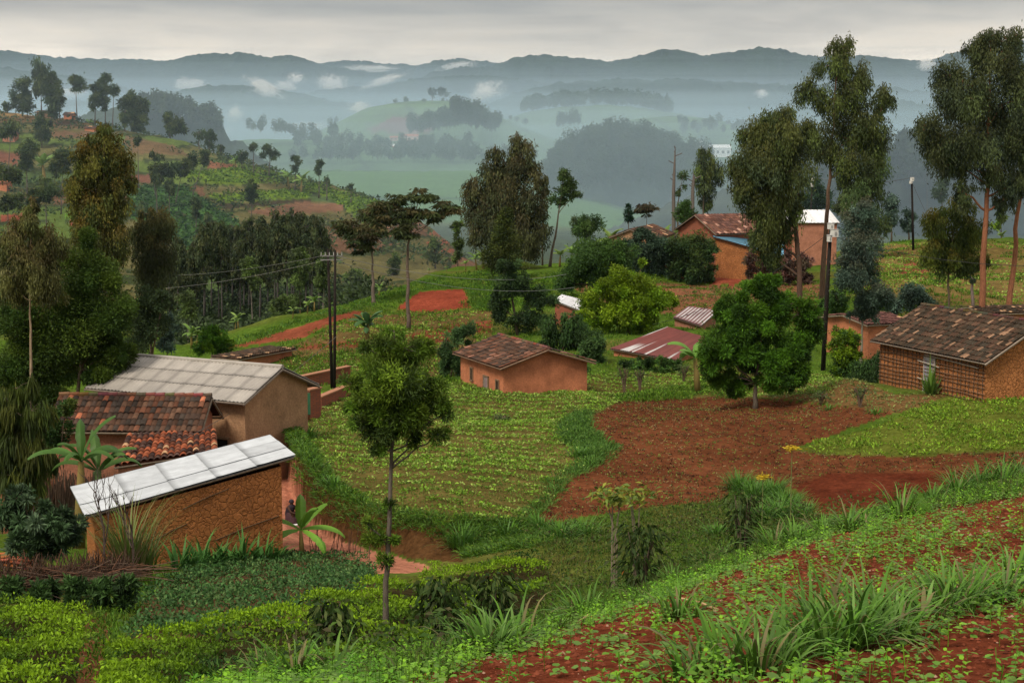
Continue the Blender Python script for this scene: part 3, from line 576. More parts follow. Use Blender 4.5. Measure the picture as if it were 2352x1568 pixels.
plants('bean_crop', 'sparse bean crop in the earth in front of the lattice house', x, y, z, 4, .13, .07, [(.20, .24, .07), (.14, .18, .05)], rg, .8, .45, .06)
x, y, z = sample(zpoly('beans2'), 70, 115, 0, rg, 5.5); k = (((y * 1.0 + x * .35) % 1.3) < .8); x, y, z = x[k], y[k], z[k]
n = vnoise(x / 7, y / 7, 80, 3); k = rg.random(len(x)) < np.clip((n - .2) * 2.2, .15, 1); x, y, z = x[k], y[k], z[k]
plants('bean_crop', 'rows of pale green beans on the slope behind the grey roof', x, y, z, 4, .16, .10, BEAN, rg, .9, .45, .08)
x, y, z = sample(zpoly('beans5'), 80, 165, 0, rg, 2.6); n = vnoise(x / 9, y / 9, 83, 3); k = n > .4; x, y, z = x[k], y[k], z[k]
plants('bean_crop', 'yellowish green crop on the far right terraces', x, y, z, 4, .22, .13, BEAN, rg, .9, .45, .1)
x, y, z = sample(zpoly('brown4'), 80, 150, 0, rg, 1.6)
plants('seedlings', 'straw coloured seedlings on the brown upper field', x, y, z, 4, .16, .09, [(.19, .17, .06), (.14, .15, .05)], rg, .9, .45, .1)
# potato plot
x, y, z = sample(zpoly('potato'), 20, 38, 0, rg, 34); k = rg.random(len(x)) < np.clip((vnoise(x / 2.2, y / 2.2, 81, 3) - .22) * 2.6, .08, 1); x, y, z = x[k], y[k], z[k]
plants('potato_crop', 'dark green potato plants beside the mud house', x, y, z, 7, .11, .05, [(.045, .12, .03), (.06, .14, .04), (.035, .09, .025), (.09, .16, .05)], rg, 1.1, .5, .16)
# tea bushes
def teabush(nm, lab, poly, y0, y1, dens, hh, seed):
    x, y, z = sample(poly, y0, y1, 0, rg, dens); n = vnoise(x / .9, y / .8, seed, 3, .5)
    row = .5 + .5 * np.cos((y * .8 - x * .35 + 3.0 * vnoise(x / 3, y / 3, seed + 3, 2)) * 6.283 / 2.3)
    b = np.clip(n * 2.3 - .95 + .7 * (row - .3), 0, 1); k = b > .14; x, y, z, b = x[k], y[k], z[k], b[k]
    m = len(x); rep = 5; hz = z.repeat(rep) + hh * np.sqrt(b).repeat(rep) * (.62 + .38 * rg.random(m * rep) ** .6)
    C = np.stack([x.repeat(rep) + rg.normal(size=m*rep) * .05, y.repeat(rep) + rg.normal(size=m*rep) * .05, hz], 1)
    D = rg.normal(size=(m*rep, 3)) * .6 + np.array([0, 0, .7]); V = leafquads(C, D, .075, .032, rg, .1)
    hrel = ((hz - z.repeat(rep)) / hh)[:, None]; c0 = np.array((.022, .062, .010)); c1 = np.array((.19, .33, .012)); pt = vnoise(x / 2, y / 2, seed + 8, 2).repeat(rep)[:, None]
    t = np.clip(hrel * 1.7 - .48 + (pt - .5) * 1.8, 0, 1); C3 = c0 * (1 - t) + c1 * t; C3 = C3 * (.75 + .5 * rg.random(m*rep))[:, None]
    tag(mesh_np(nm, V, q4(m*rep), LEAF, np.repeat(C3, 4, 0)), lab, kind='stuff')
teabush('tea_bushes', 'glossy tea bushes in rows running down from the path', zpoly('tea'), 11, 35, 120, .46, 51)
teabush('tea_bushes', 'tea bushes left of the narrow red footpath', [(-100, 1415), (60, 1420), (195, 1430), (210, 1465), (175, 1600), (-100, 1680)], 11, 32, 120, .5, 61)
# grass on rough ground, banks and verges
def grasspatch(lab, poly, y0, y1, dens, l, wd, cols, nl=5, seed=90, cut=.0, h=0, up=.75, spread=.9, name='grass', jit=.5, excl=()):
    x, y, z = sample(poly, y0, y1, 0, rg, dens)
    if cut: k = vnoise(x / 1.6, y / 1.6, seed, 3) > cut; x, y, z = x[k], y[k], z[k]
    if excl:
        px, py = project(x, y, z); k = np.ones(len(x), bool)
        for e in excl: k &= ~inpoly(px, py, zpoly(e) if isinstance(e, str) else e)
        x, y, z = x[k], y[k], z[k]
    plants(name, lab, x, y, z, nl, l, wd, cols, rg, spread, up, h, .35, jit=jit)
grasspatch('rough grass between the tea and the red plot', [(1240, 1250), (1270, 1210), (1480, 1170), (1660, 1150), (1700, 1110), (1850, 1190), (2150, 1165), (2352, 1090), (2352, 1130), (1880, 1230), (1400, 1420), (1200, 1480), (1250, 1380)], 17, 46, 34, .17, .022, [(.05, .09, .014), (.07, .11, .018), (.10, .10, .03), (.06, .13, .014)], 5, 91)
grasspatch('tufty grass along the foot of the ploughed foreground', [(440, 1600), (500, 1545), (900, 1490), (1300, 1400), (1600, 1300), (1880, 1200), (2352, 1085), (2352, 1140), (2000, 1196), (1620, 1334), (1330, 1440), (1010, 1545), (900, 1640)], 7, 34, 70, .20, .014, [(.05, .12, .012), (.08, .16, .016), (.09, .12, .03)], 6, 92, cut=.45)
grasspatch('shaggy grass hanging over the earth bank', [(655, 955), (705, 1030), (765, 1108), (850, 1160), (1000, 1185), (1220, 1200), (1260, 1250), (1090, 1290), (1040, 1250), (960, 1215), (840, 1225), (745, 1180), (690, 1110), (650, 1000)], 34, 56, 170, .30, .03, GRB + GR, 6, 93, up=.55)
grasspatch('grass tongue curving between green field and red plot', [(1330, 950), (1350, 945), (1345, 985), (1410, 1030), (1400, 1055), (1330, 1090), (1290, 1110), (1275, 1150), (1215, 1200), (1195, 1195), (1262, 1145), (1265, 1110), (1330, 1075), (1350, 1045), (1290, 1010), (1290, 980)], 36, 60, 60, .34, .03, GRB, 7, 94, up=.7)
grasspatch('thin green verge along the lower edge of the village', [(1400, 915), (1600, 880), (1740, 900), (1700, 915), (1440, 925)], 54, 70, 22, .28, .03, GR, 5, 95, cut=.4)
grasspatch('grass on the edge of the spur above the dark wood', [(420, 815), (540, 780), (700, 728), (840, 690), (1000, 635), (1140, 620), (1140, 720), (1085, 706), (1070, 660), (960, 668), (830, 712), (700, 745), (540, 805), (420, 830)], 80, 132, 6, .35, .06, GR + GRB, 5, 96)
grasspatch('grass below the asbestos roof house on the slope', [(640, 800), (900, 780), (1060, 800), (1060, 880), (780, 885), (640, 870)], 66, 84, 12, .25, .04, GR, 5, 97, cut=.45)
grasspatch('grass strips edging the right hand terraces', [(2050, 555), (2352, 556), (2352, 690), (2000, 700), (2000, 600)], 90, 170, 3, .4, .10, GR, 5, 98, cut=.55)
grasspatch('green cover on the slope behind the round bush', [(1040, 700), (1130, 640), (1530, 610), (1540, 640), (1300, 660), (1130, 720)], 90, 135, 5, .35, .07, GR, 5, 99, cut=.3)
grasspatch('weeds at the foot of the left yard fence', [(200, 1420), (330, 1330), (470, 1290), (640, 1270), (640, 1285), (480, 1300), (350, 1350), (300, 1440), (215, 1600), (180, 1600)], 16, 37, 40, .2, .025, GR, 5, 100)
def undergrowth(lab, poly, y0, y1, dens, seed, cut, h, cols, nl=14, l=.10, w=.045, rad=.32):
    x, y, z = sample(poly, y0, y1, 0, rg, dens); k = vnoise(x / 1.8, y / 1.8, seed, 3) > cut; x, y, z = x[k], y[k], z[k]
    plants('undergrowth', lab, x, y, z, nl, l, w, cols, rg, 1, .45, h, .2, jit=.9, rad=rad)
UG = [(.035, .075, .014), (.05, .10, .016), (.07, .12, .02), (.10, .13, .03), (.06, .055, .025)]
undergrowth('tangled low shrubs between the tea and the red plot', [(1250, 1270), (1290, 1225), (1480, 1180), (1660, 1160), (1700, 1120), (1840, 1200), (2000, 1185), (1880, 1225), (1600, 1320), (1400, 1400), (1200, 1470), (1260, 1380)], 17, 44, 3.2, 131, .46, .75, UG)
undergrowth('mixed bushes on the ragged bank below the green field', [(700, 1050), (765, 1115), (850, 1170), (1000, 1195), (1220, 1205), (1260, 1250), (1090, 1280), (1000, 1240), (850, 1220), (745, 1170), (690, 1100)], 34, 52, 5, 132, .5, .5, UG)
undergrowth('weedy shrubs just below the foreground crest', [(480, 1590), (900, 1500), (1300, 1405), (1600, 1305), (1880, 1205), (2352, 1085), (2352, 1110), (1900, 1222), (1620, 1325), (1300, 1428), (900, 1560)], 9, 36, 5, 133, .55, .45, UG, l=.08, w=.035, rad=.22)
# hillside vegetation texture
def hillscrub(lab, poly, y0, y1, dens, size, cols, seed, cut=.5, nl=9):
    x, y, z = sample(poly, y0, y1, 0, rg, dens); k = vnoise(x / 14, y / 14, seed, 3) > cut; x, y, z = x[k], y[k], z[k]
    plants('scrub', lab, x, y, z, nl, size, size * .5, cols, rg, 1.2, .5, size * 1.2, .2, minpx=.9)
HC1 = [(.04, .075, .025), (.055, .09, .03), (.07, .095, .03), (.035, .06, .03), (.09, .10, .04)]
HL = [(-50, 250), (100, 255), (300, 300), (400, 318), (640, 398), (860, 462), (960, 520), (1070, 600), (1000, 650), (700, 700), (400, 760), (-50, 760)]
grasspatch('rough grass and weeds around the village plots', [(400, 905), (640, 868), (640, 760), (1100, 640), (1530, 610), (2352, 700), (2352, 900), (1960, 860), (1600, 855), (1060, 880)], 64, 132, 3.2, .30, .05, GR, 5, 101, cut=.36, excl=('red1', 'strip', 'red4'))
x, y, z = sample([(400, 700), (760, 640), (900, 660), (830, 700), (700, 745), (540, 800), (400, 830)], 116, 190, 0, rg, 1.1); plants('scrub', 'dark undergrowth beneath the valley wood', x, y, z, 9, .8, .35, [(.035, .055, .025), (.05, .08, .03)], rg, 1.2, .5, 1.6, .2)
hillscrub('scrub and low crops over the terraced left hillside', HL, 150, 360, .13, .9, HC1, 110, .52)
for nm, c in (('htea1', None), ('htea2', None), ('htea3', None)):
    x, y, z = sample(zpoly(nm), 180, 360, 0, rg, 1.4); plants('tea_bushes', 'bright tea rows on a terrace of the left hillside', x, y, z, 3, .7, .45, [(.12, .20, .02), (.09, .16, .02)], rg, .8, .4, .3, minpx=.7)
x, y, z = sample(zpoly('htea4'), 150, 340, 0, rg, .8); plants('tea_bushes', 'dark green tea on the lower left hillside', x, y, z, 4, .8, .5, [(.045, .10, .03), (.035, .08, .03), (.06, .12, .03)], rg, .9, .4, .5, minpx=.8)
# ------------------------------------------------------------------ buildings
def bil(P, u, v):
    P = [Vector(p) for p in P]; return P[0].lerp(P[1], u).lerp(P[3].lerp(P[2], u), v)
def tileroof(name, P, parent, cols, cw=.20, rh=.33, amp=.035, seed=0, light=.08, lightc=(.50, .30, .17), origin=None, jit=.02):
    """P: eave0, eave1, ridge1, ridge0"""
    rng = np.random.default_rng(seed); P = [Vector(p) for p in P]; n = (P[1]-P[0]).cross(P[3]-P[0]).normalized()
    if n.z < 0: n = -n
    nu = max(3, int((P[1]-P[0]).length / cw)); nv = max(2, int((P[3]-P[0]).length / rh)); V = []; Q = []; C = []
    prof = [0, .75, 1.0, .75, 0]
    for j in range(nv):
        for i in range(nu):
            o = len(V); r = rng.random()
            c = np.array(cols[rng.integers(len(cols))]) * (.65 + .7 * rng.random())
            if r < light * (.4 + 1.2 * j / nv * 0 + .6): c = np.array(lightc) * (.6 + .6 * rng.random())
            dz = rng.normal() * jit * .5; du = rng.normal() * .012
            for k, pr in enumerate(prof):
                for e in (0, 1):
                    v = (j + (e * 1.12 - .06)) / nv; v = min(max(v, -.02), 1.0)
                    p = bil(P, (i + k / 4 + du) / nu, v) + n * (amp * pr + (.035 if e == 0 else .0) + dz + .01)
                    V.append(tuple(p)); C.append(c)
            # front lip
            for k in range(4): Q.append((o + 2*k, o + 2*k + 2, o + 2*k + 3, o + 2*k + 1))
    b = len(V)
    for p in P: V.append(tuple(p - n * .004)); C.append(np.array(cols[0]) * .5)
    Q.append((b, b+1, b+2, b+3))
    return mesh_np(name, V, Q, TILE, np.array(C), parent=parent, origin=origin)
def sheetroof(name, P, parent, col, wave=.076, amp=.012, sheets=8, rows=2, seed=0, origin=None, along=False, dirt=.25, patch=None, seam=.5):
    """corrugated sheets, corrugation running eave->ridge (or along the eave)"""
    rng = np.random.default_rng(seed); P = [Vector(p) for p in P]
    if along: P = [P[0], P[3], P[2], P[1]]
    n = (P[1]-P[0]).cross(P[3]-P[0]).normalized()
    if n.z < 0: n = -n
    V = []; Q = []; C = []; Lu = (P[1]-P[0]).length
    for r in range(rows):
        for s in range(sheets):
            nw = max(8, int(Lu / sheets / wave) * 4); o = len(V); tone = 1 + rng.uniform(-.1, .1); lift = rng.uniform(0, .012) + .012 * (s % 2) + .010 * (rows - 1 - r)*0
            base = np.array(col) * tone; nj = 7
            for i in range(nw + 1):
                for j in range(nj):
                    u = (s + i / nw * 1.03) / sheets; v = (r + j / (nj-1) * 1.03) / rows; u = min(u, 1.0); v = min(v, 1.0)
                    p = bil(P, u, v) + n * (amp * math.sin(i / 4 * 2 * math.pi) + lift + (.014 if j == 0 else .0) + .008 * r)
                    e = min(i / nw, 1 - i / nw); q = 1 - dirt * max(0, 1 - e * 6) * (.6 + .4 * rng.random()) - (seam if j in (0,) and r > 0 else 0)
                    cc = base * q
                    if patch: cc = patch(u, v, cc, rng)
                    V.append(tuple(p)); C.append(np.clip(cc, 0.01, .95))
            for i in range(nw):
                for j in range(nj - 1):
                    a = o + i * nj + j; Q.append((a, a + nj, a + nj + 1, a + 1))
    b = len(V)
    for p in P: V.append(tuple(p - n * .022)); C.append(np.array(col) * .4)
    Q.append((b, b+1, b+2, b+3))
    return mesh_np(name, V, Q, METAL, np.array(C), parent=parent, origin=origin)
class House:
    """gable house: (x,y,z eave, angle, L, W, rise) of the roof; u along ridge, v across (-1 = towards viewer)"""
    def __init__(s, name, label, p, cat='house', over=(.35, .35), base=None, group=None):
        s.x, s.y, s.z, s.th, s.L, s.W, s.h = p; s.a = Vector((math.cos(s.th), math.sin(s.th), 0)); s.b = Vector((-math.sin(s.th), math.cos(s.th), 0))
        s.ou, s.ov = over; c = [s.P(u, v) for u in (-1, 1) for v in (-1, 1)]; gs = [gz(q.x, q.y) for q in c]
        s.base = min(gs) - .15 if base is None else (max(min(gs) - .15, s.z - 2.9) if base == 'cap' else base)
        s.o = Vector((s.x, s.y, s.base)); s.root = empty(name, s.o, 0, label, cat, group)
    def P(s, u, v, dz=0): return Vector((s.x, s.y, s.z)) + s.a * u * s.L/2 + s.b * v * s.W/2 + Vector((0, 0, s.h * (1 - abs(v)) + dz))
    def W_(s, u, v): # wall corner at eave level
        q = s.P(u * (1 - 2*s.ou/s.L), v * (1 - 2*s.ov/s.W)); q.z = s.z + s.h * (2*s.ov/s.W) - .05; return q
    def walls(s, mat, mat2=None):
        mb = MB(); A, B, C, D = s.W_(-1, -1), s.W_(1, -1), s.W_(1, 1), s.W_(-1, 1)
        lo = [Vector((q.x, q.y, s.base)) for q in (A, B, C, D)]; hi = [A, B, C, D]
        ap = []
        for u in (-1, 1):
            q = s.P(u * (1 - 2*s.ou/s.L), 0); q.z -= .06; ap.append(q)
        V = lo + hi + ap
        F_ = [(0, 1, 5, 4), (2, 3, 7, 6), (1, 2, 6, 9, 5), (3, 0, 4, 8, 7)]
        mb.add(V, F_); m2 = MB()
        return mb.build('wall', mat, s.root, origin=s.o)
    def roofs(s, fn, **k):
        a = fn('roof', [s.P(-1, -1), s.P(1, -1), s.P(1, 0), s.P(-1, 0)], s.root, origin=s.o, **k)
        k['seed'] = k.get('seed', 0) + 50
        b = fn('roof', [s.P(1, 1), s.P(-1, 1), s.P(-1, 0), s.P(1, 0)], s.root, origin=s.o, **k); return a, b
    def trim(s, col=(.20, .16, .12), w=.05):
        mb = MB()
        for u in (-1, 1):
            for v in (-1, 1): mb.tube([s.P(u*.995, v, -.09), s.P(u*.995, 0, -.09)], w, 5, col)
        for v in (-1, 1): mb.tube([s.P(-1, v*.985, -.08), s.P(1, v*.985, -.08)], w*.9, 5, col)
        mb.build('roof_beams', WOOD, s.root, origin=s.o)
    def ridgecap(s, col=(.16, .08, .055), tile=True):
        mb = MB(); n = int(s.L / .35)
        for i in range(n):
            c = [x * random.uniform(.6, 1.35) for x in col]; q0 = s.P(-1 + 2*i/n, 0, .035); q1 = s.P(-1 + 2*(i+1.12)/n if i < n-1 else 1, 0, .05); mb.tube([q0, q1], [.085, .10], 6, c)
        mb.build('ridge_tiles', TILE, s.root, origin=s.o)
    def facepos(s, f, t, zz, out=.02):
        """point on wall face: f 'front' (v=-1), 'right' (u=1)"""
        A, B, C, D = s.W_(-1, -1), s.W_(1, -1), s.W_(1, 1), s.W_(-1, 1)
        if f == 'front': p = A.lerp(B, t); n = -s.b
        elif f == 'right': p = B.lerp(C, t); n = s.a
        else: p = A.lerp(D, t); n = -s.a
        return Vector((p.x, p.y, zz)) + n * out, n, (s.a if f == 'front' else s.b)
    def opening(s, name, f, t, z0, z1, w, framec=(.20, .13, .08), planks=None, label=None):
        p, n, a = s.facepos(f, t, (z0+z1)/2); up = Vector((0, 0, 1)); h = (z1-z0)/2
        fr = MB()
        for sg in (-1, 1): fr.box(p + a*sg*(w/2+.03) + n*.01, (.035, .04, h+.06), (a, n, up), framec)
        fr.box(p + up*(h+.03) + n*.013, (w/2+.065, .043, .035), (a, n, up), framec); fr.box(p - up*(h+.03) + n*.013, (w/2+.09, .055, .03), (a, n, up), framec)
        bk = MB(); bk.box(p - n*.01, (w/2, .012, h), (a, n, up))
        if name == 'door' or planks:
            r = MB(); k = max(2, int(w / .13)); 
            for i in range(k):
                c = [x * random.uniform(.75, 1.2) for x in (planks or (.2, .17, .14))]; r.box(p + a*(-w/2 + (i+.5)*w/k) + n*.014, (w/k/2*.93, .012, h*.985), (a, n, up), c)
            o = r.build(name, WOOD, s.root, origin=s.o); fr.build('frame', WOOD, o, origin=s.o); bk.build('backing', GLASSD, o, origin=s.o)
        else:
            o = bk.build(name, GLASSD, s.root, origin=s.o); fr.build('frame', WOOD, o, origin=s.o)
        if label: o['label'] = label
        return o
TC = [(.085, .045, .030), (.10, .055, .036), (.060, .038, .029), (.13, .055, .033), (.045, .034, .028)]
TCD = [(.052, .036, .024), (.065, .042, .028), (.042, .033, .024), (.08, .045, .03)]
# A: long house with grey asbestos roof
A = House('house', 'long tan plastered house with pale grey corrugated roof beside the twin poles', [-12.609, 63.163, -9.806, -.475, 7.969, 5.114, 1.038], over=(.3, .45), base=-13.6)
A.walls(TAN); A.roofs(sheetroof, col=(.36, .33, .30), wave=.177, amp=.024, sheets=9, rows=3, dirt=.5, seed=3, seam=.35); A.trim((.22, .18, .15), .05)
rc = MB(); rc.tube([A.P(-1, 0, .03), A.P(1, 0, .03)], .09, 8, (.36, .33, .30)); rc.build('ridge_cap', METAL, A.root, origin=A.o)
A.opening('window', 'front', .85, -12.2, -11.4, .6)
# B: tile roof house in front
B = House('house', 'low house with weathered brown tile roof in front of the grey corrugated roof', [-14.158, 59.812 - 1.6, -10.45, -.052, 5.811, 3.474, 1.05], base=-13.6)
B.walls(PINK); B.roofs(tileroof, cols=TC, cw=.19, rh=.31, amp=.045, seed=5, light=.05, lightc=(.38, .13, .07)); B.ridgecap(); B.trim()
B.opening('window', 'front', .8, -12.0, -11.3, .55)
# C: lean-to with orange tiles below B
def leanto(name, label, eave0, eave1, top1, top0, roof, wallmat, base, cat='shed', **k):
    e0, e1, t1, t0 = [Vector(q) for q in (eave0, eave1, top1, top0)]; o = (e0 + e1 + t0 + t1) / 4; o.z = base
    root = empty(name, o, 0, label, cat); mb = MB(); cc = (e0 + e1 + t0 + t1) / 4
    V = []
    for q in (e0, e1, t1, t0):
        p = q.lerp(cc, .07); V.append(Vector((p.x, p.y, base)))
    for q in (e0, e1, t1, t0):
        p = q.lerp(cc, .07); V.append(Vector((p.x, p.y, p.z - .09)))
    mb.add(V, [(0, 1, 5, 4), (1, 2, 6, 5), (2, 3, 7, 6), (3, 0, 4, 7)]); mb.build('wall', wallmat, root, origin=o)
    roof('roof', [e0, e1, t1, t0], root, origin=o, **k)
    bm_ = MB()
    for a, b in ((e0, e1), (e1, t1), (t1, t0), (t0, e0)): bm_.tube([a.lerp(cc, .015) - Vector((0, 0, .07)), b.lerp(cc, .015) - Vector((0, 0, .07))], .04, 5, (.17, .13, .10))
    bm_.build('roof_beams', WOOD, root, origin=o); return root
leanto('lean_to', 'small lean-to with bright orange and black clay tiles below the brown tile roof', at(262, 1071, 41.6), at(500, 1036, 43.2), at(496, 989, 44.8), at(292, 998, 43.8), tileroof, PINK, -13.4,
       cols=[(.30, .085, .04), (.06, .035, .03), (.20, .07, .04), (.09, .05, .04), (.38, .12, .06)], cw=.235, rh=.30, amp=.085, seed=8, light=.05)
# G: mud house with shiny iron roof
gA, gB, gC, gD = at(194, 1184, 31.2), at(679, 1046, 34.6), at(620, 1000, 37.0), at(161, 1118, 33.2)
def tone_streaks(u, v, c, rng):  # uneven sheet tone from noise, with thin dirt streaks
    return c * (.80 + .22 * vnoise(np.array([u*9]), np.array([v*5]), 3, 3)[0] + .2 * vnoise(np.array([u*46.]), np.array([v*7.]), 5, 2)[0])
gw = [at(216, 1180, 31.4), at(646, 1062, 34.4), at(592, 1014, 36.6), at(196, 1130, 33.0)]
go = at(430, 1285, 33); go.z = -13.2
gr = empty('mud_house', go, 0, 'cracked mud house with shiny silver iron roof at lower left', 'house'); mb = MB()
lows = []
for q in gw: lows.append(Vector((q.x, q.y, -13.4)))
tops = [q - Vector((0, 0, .10)) for q in gw]
mb.add(lows + tops, [(0, 1, 5, 4), (1, 2, 6, 5), (2, 3, 7, 6), (3, 0, 4, 7)]); mb.build('wall', MUD, gr, origin=go)
sheetroof('roof', [gA, gB, gC, gD], gr, (.50, .53, .57), wave=.09, amp=.008, sheets=3, rows=5, seed=4, origin=go, along=True, dirt=.10, patch=tone_streaks, seam=.45)
rr_ = np.random.default_rng(4)
for t0_, t1_, zf in ((.05, .38, .62), (.30, .47, .30), (.62, .98, .42), (.72, .9, .82), (.45, .70, .12)):
    a_ = tops[0].lerp(tops[1], t0_); b_ = tops[0].lerp(tops[1], t1_); a_ = a_.lerp(Vector((a_.x, a_.y, -13)), zf) ; b_ = b_.lerp(Vector((b_.x, b_.y, -13)), zf - .06); n_ = Vector((.35, -1, 0)).normalized() * .02
    m_ = a_.lerp(b_, .5) + Vector((0, 0, .03)); sb = MB(); sb.tube([a_ + n_*.5, m_ + n_, b_ + n_*.5], .016, 5, (.10, .06, .035)); sb.build('lath', WOOD, gr, origin=go)

bm_ = MB(); bm_.tube([gA.lerp(gC, .012) - Vector((0, 0, .06)), gB.lerp(gD, .012) - Vector((0, 0, .06))], .035, 5, (.16, .12, .09)); bm_.tube([gD.lerp(gB, .012) - Vector((0, 0, .06)), gC.lerp(gA, .012) - Vector((0, 0, .06))], .035, 5, (.16, .12, .09)); bm_.build('roof_beams', WOOD, gr, origin=go)
# D: middle house
Dh = House('house', 'orange plastered house with brown hipped tile roof in the middle of the village', [.572, 84.2, -11.48, -1.156, 6.627, 5.554, .865], over=(.35, .35), base=-14.9)
Dh.walls(PLA); Dh.roofs(tileroof, cols=TC, cw=.22, rh=.34, amp=.04, seed=15, light=.07, lightc=(.24, .12, .085)); Dh.ridgecap(); Dh.trim((.2, .13, .09))
Dh.opening('window', 'front', .28, -12.75, -12.1, .26); Dh.opening('door', 'front', .62, -13.9, -12.3, .6, planks=(.26, .21, .18)); Dh.opening('window', 'front', .88, -13.0, -12.3, .3)
# E: lattice mud house at right
Eh = House('house', 'large mud house with stick lattice walls and mottled tile roof at the right edge', [21.579, 72.132, -9.397, -1.189, 8.537, 5.872, 1.596], over=(.35, .35), base=-13.2)
Eh.walls(MUD2); Eh.roofs(tileroof, cols=TCD, cw=.19, rh=.31, amp=.05, seed=25, light=.09, lightc=(.27, .16, .10)); Eh.ridgecap((.09, .055, .04)); Eh.trim((.27, .22, .18), .055)
lt = MB(); rl = random.Random(4)
for f, ts in (('front', 1), ('right', 1)):
    if f == 'right': continue
for i in range(26):
    t = (i + .5) / 26; p, n_, a_ = Eh.facepos('front', t, -12.2, .03); q, _, _ = Eh.facepos('front', t + rl.uniform(-.01, .01), Eh.z + .1, .03); lt.tube([p, p.lerp(q, .5) + a_ * rl.uniform(-.04, .04), q], .018, 5, (.12, .075, .05))
for j in range(9):
    zz = -11.2 + j * .19; pts = [Eh.facepos('front', t, zz + rl.uniform(-.05, .05), .055)[0] for t in (0, .17, .34, .5, .66, .83, 1)]; lt.tube(pts, .02, 5, (.14, .09, .06))
lt.build('wall_lattice', WOOD, Eh.root, origin=Eh.o)
Eh.opening('door', 'front', .50, -11.3, -9.78, .72, (.34, .31, .29), planks=(.30, .28, .27), label='grey weathered plank door tied with sticks')
ld = MB()
for j, (t0_, t1_, zz) in enumerate([(.46, .95, -9.62), (.40, .60, -9.95), (.40, .60, -10.75)]):
    ld.tube([Eh.facepos('front', t0_, zz, .11)[0], Eh.facepos('front', (t0_+t1_)/2, zz - .05, .12)[0], Eh.facepos('front', t1_, zz - .12, .11)[0]], .03, 5, (.34, .29, .24))
ld.build('cross_poles', WOOD, Eh.root, origin=Eh.o)
# generic small houses from photo points
def small(name, label, ridge0, ridge1, eave0, Yr, Ye, roof, wallmat, base_py, cat='house', over=.25, **k):
    """ridge0, ridge1 (px,py) at distance Yr ; eave0 (px,py) under ridge0 at distance Ye"""
    cap = Yr is None
    if Yr is None: Ye = hit(*base_py).y / KY; Yr = Ye + 1.6
    r0, r1 = at(*ridge0, Yr if isinstance(Yr, (int, float)) else Yr[0]), at(*ridge1, Yr if isinstance(Yr, (int, float)) else Yr[1]); r1.z = r0.z; e0 = at(*eave0, Ye)
    a = (r1 - r0).normalized(); dv = e0 - r0; dh = dv - a * dv.dot(a); dz = -dh.z; dh.z = 0; Wd = 2 * dh.length; c = (r0 + r1) / 2; th = math.atan2(a.y, a.x)
    b = Vector((-math.sin(th), math.cos(th), 0))
    if b.dot(dh) > 0: th += math.pi
    h = House(name, label, [c.x, c.y, c.z - dz, th, (r1-r0).length, Wd, dz], cat, over=(over, over), base='cap' if cap else None)
    h.walls(wallmat); h.roofs(roof, **k); h.trim(); return h
Fh = House('house', 'red brick house with wide brown tile roof behind the hedge in the upper village', [22.792, 160.52, -8.861, .422, 9.64, 8.452, 1.755], over=(.4, .4), base=-14)
Fh.walls(BRICK); Fh.roofs(tileroof, cols=[(.13, .06, .045), (.16, .075, .05), (.10, .05, .04)], cw=.36, rh=.55, amp=.06, seed=35, light=.08, lightc=(.36, .2, .15)); Fh.trim()
# blue roofed annex
leanto('annex', 'orange mud annex under a pale blue sheet roof beside the drooping eucalyptus', at(1640, 544, 121), at(1800, 588, 121), at(1800, 545, 127), at(1630, 534, 127), sheetroof, MUD2, -14.4, cat='house', col=(.16, .42, .62), wave=.3, amp=.02, sheets=6, rows=1, seed=2, dirt=.15)
Wh = small('house', 'pink walled house with white and tile roof behind the drooping eucalyptus', (1770, 482), (1905, 490), (1800, 512), 138, 133.5, sheetroof, PINK, 0, col=(.78, .78, .8), wave=.3, amp=.02, sheets=8, rows=1, seed=9, dirt=.1)
leanto('house', 'house with rust red metal roof streaked with white bare patches', at(1401, 800, 76), at(1556, 827, 74.5), at(1628, 776, 78.5), at(1533, 750, 79.5), sheetroof, PLA, -15.2, cat='house', col=(.17, .042, .035), wave=.12, amp=.02, sheets=7, rows=1, seed=6, dirt=.25,
       patch=lambda u, v, c, rng: np.array((.52, .50, .50)) if (vnoise(np.array([u*15.]), np.array([v*1.3+3]), 12, 2)[0] > .66) else c * (.8 + .4*rng.random()))
leanto('shed', 'small shed with maroon and white striped iron roof above the rust red roof', at(1546, 728, 88), at(1610, 748, 86), at(1650, 712, 92), at(1580, 703, 93), sheetroof, PINK, -14.4, col=(.17, .05, .05), wave=.14, amp=.02, sheets=9, rows=1, seed=13, dirt=.2,
       patch=lambda u, v, c, rng: np.array((.62, .6, .6)) if (u * 9 % 1 > .55 and .1 < v < .9) else c)
leanto('shed', 'brick shed with small white roof half hidden left of the lime green tree', at(1272, 690, 92), at(1330, 712, 90), at(1345, 690, 95), at(1290, 676, 96), sheetroof, BRICK, -15, col=(.72, .72, .76), wave=.2, amp=.02, sheets=4, rows=1, seed=14, dirt=.1)
S1 = small('house', 'low tile roofed house between the black pole and the blue-green eucalyptus', (1935, 722), (2040, 742), (1875, 752), (76, 77), 73, tileroof, PLA, 0, cols=[(.11, .05, .045), (.14, .065, .055)], cw=.24, rh=.36, amp=.04, seed=45, light=.04)
S2 = small('house', 'tile roof seen just over the ridge of the lattice house', (2225, 704), (2420, 735), (2190, 722), (84, 85), 82, tileroof, PLA, 0, cols=TCD, cw=.24, rh=.36, amp=.04, seed=46, light=.06)
S3 = small('house', 'cream walled house with low brown gable roof behind the dark green tree', (1448, 526), (1500, 540), (1390, 548), (128, 136), 128, tileroof, TAN, 0, cols=TC, cw=.4, rh=.6, amp=.05, seed=47, light=.04)
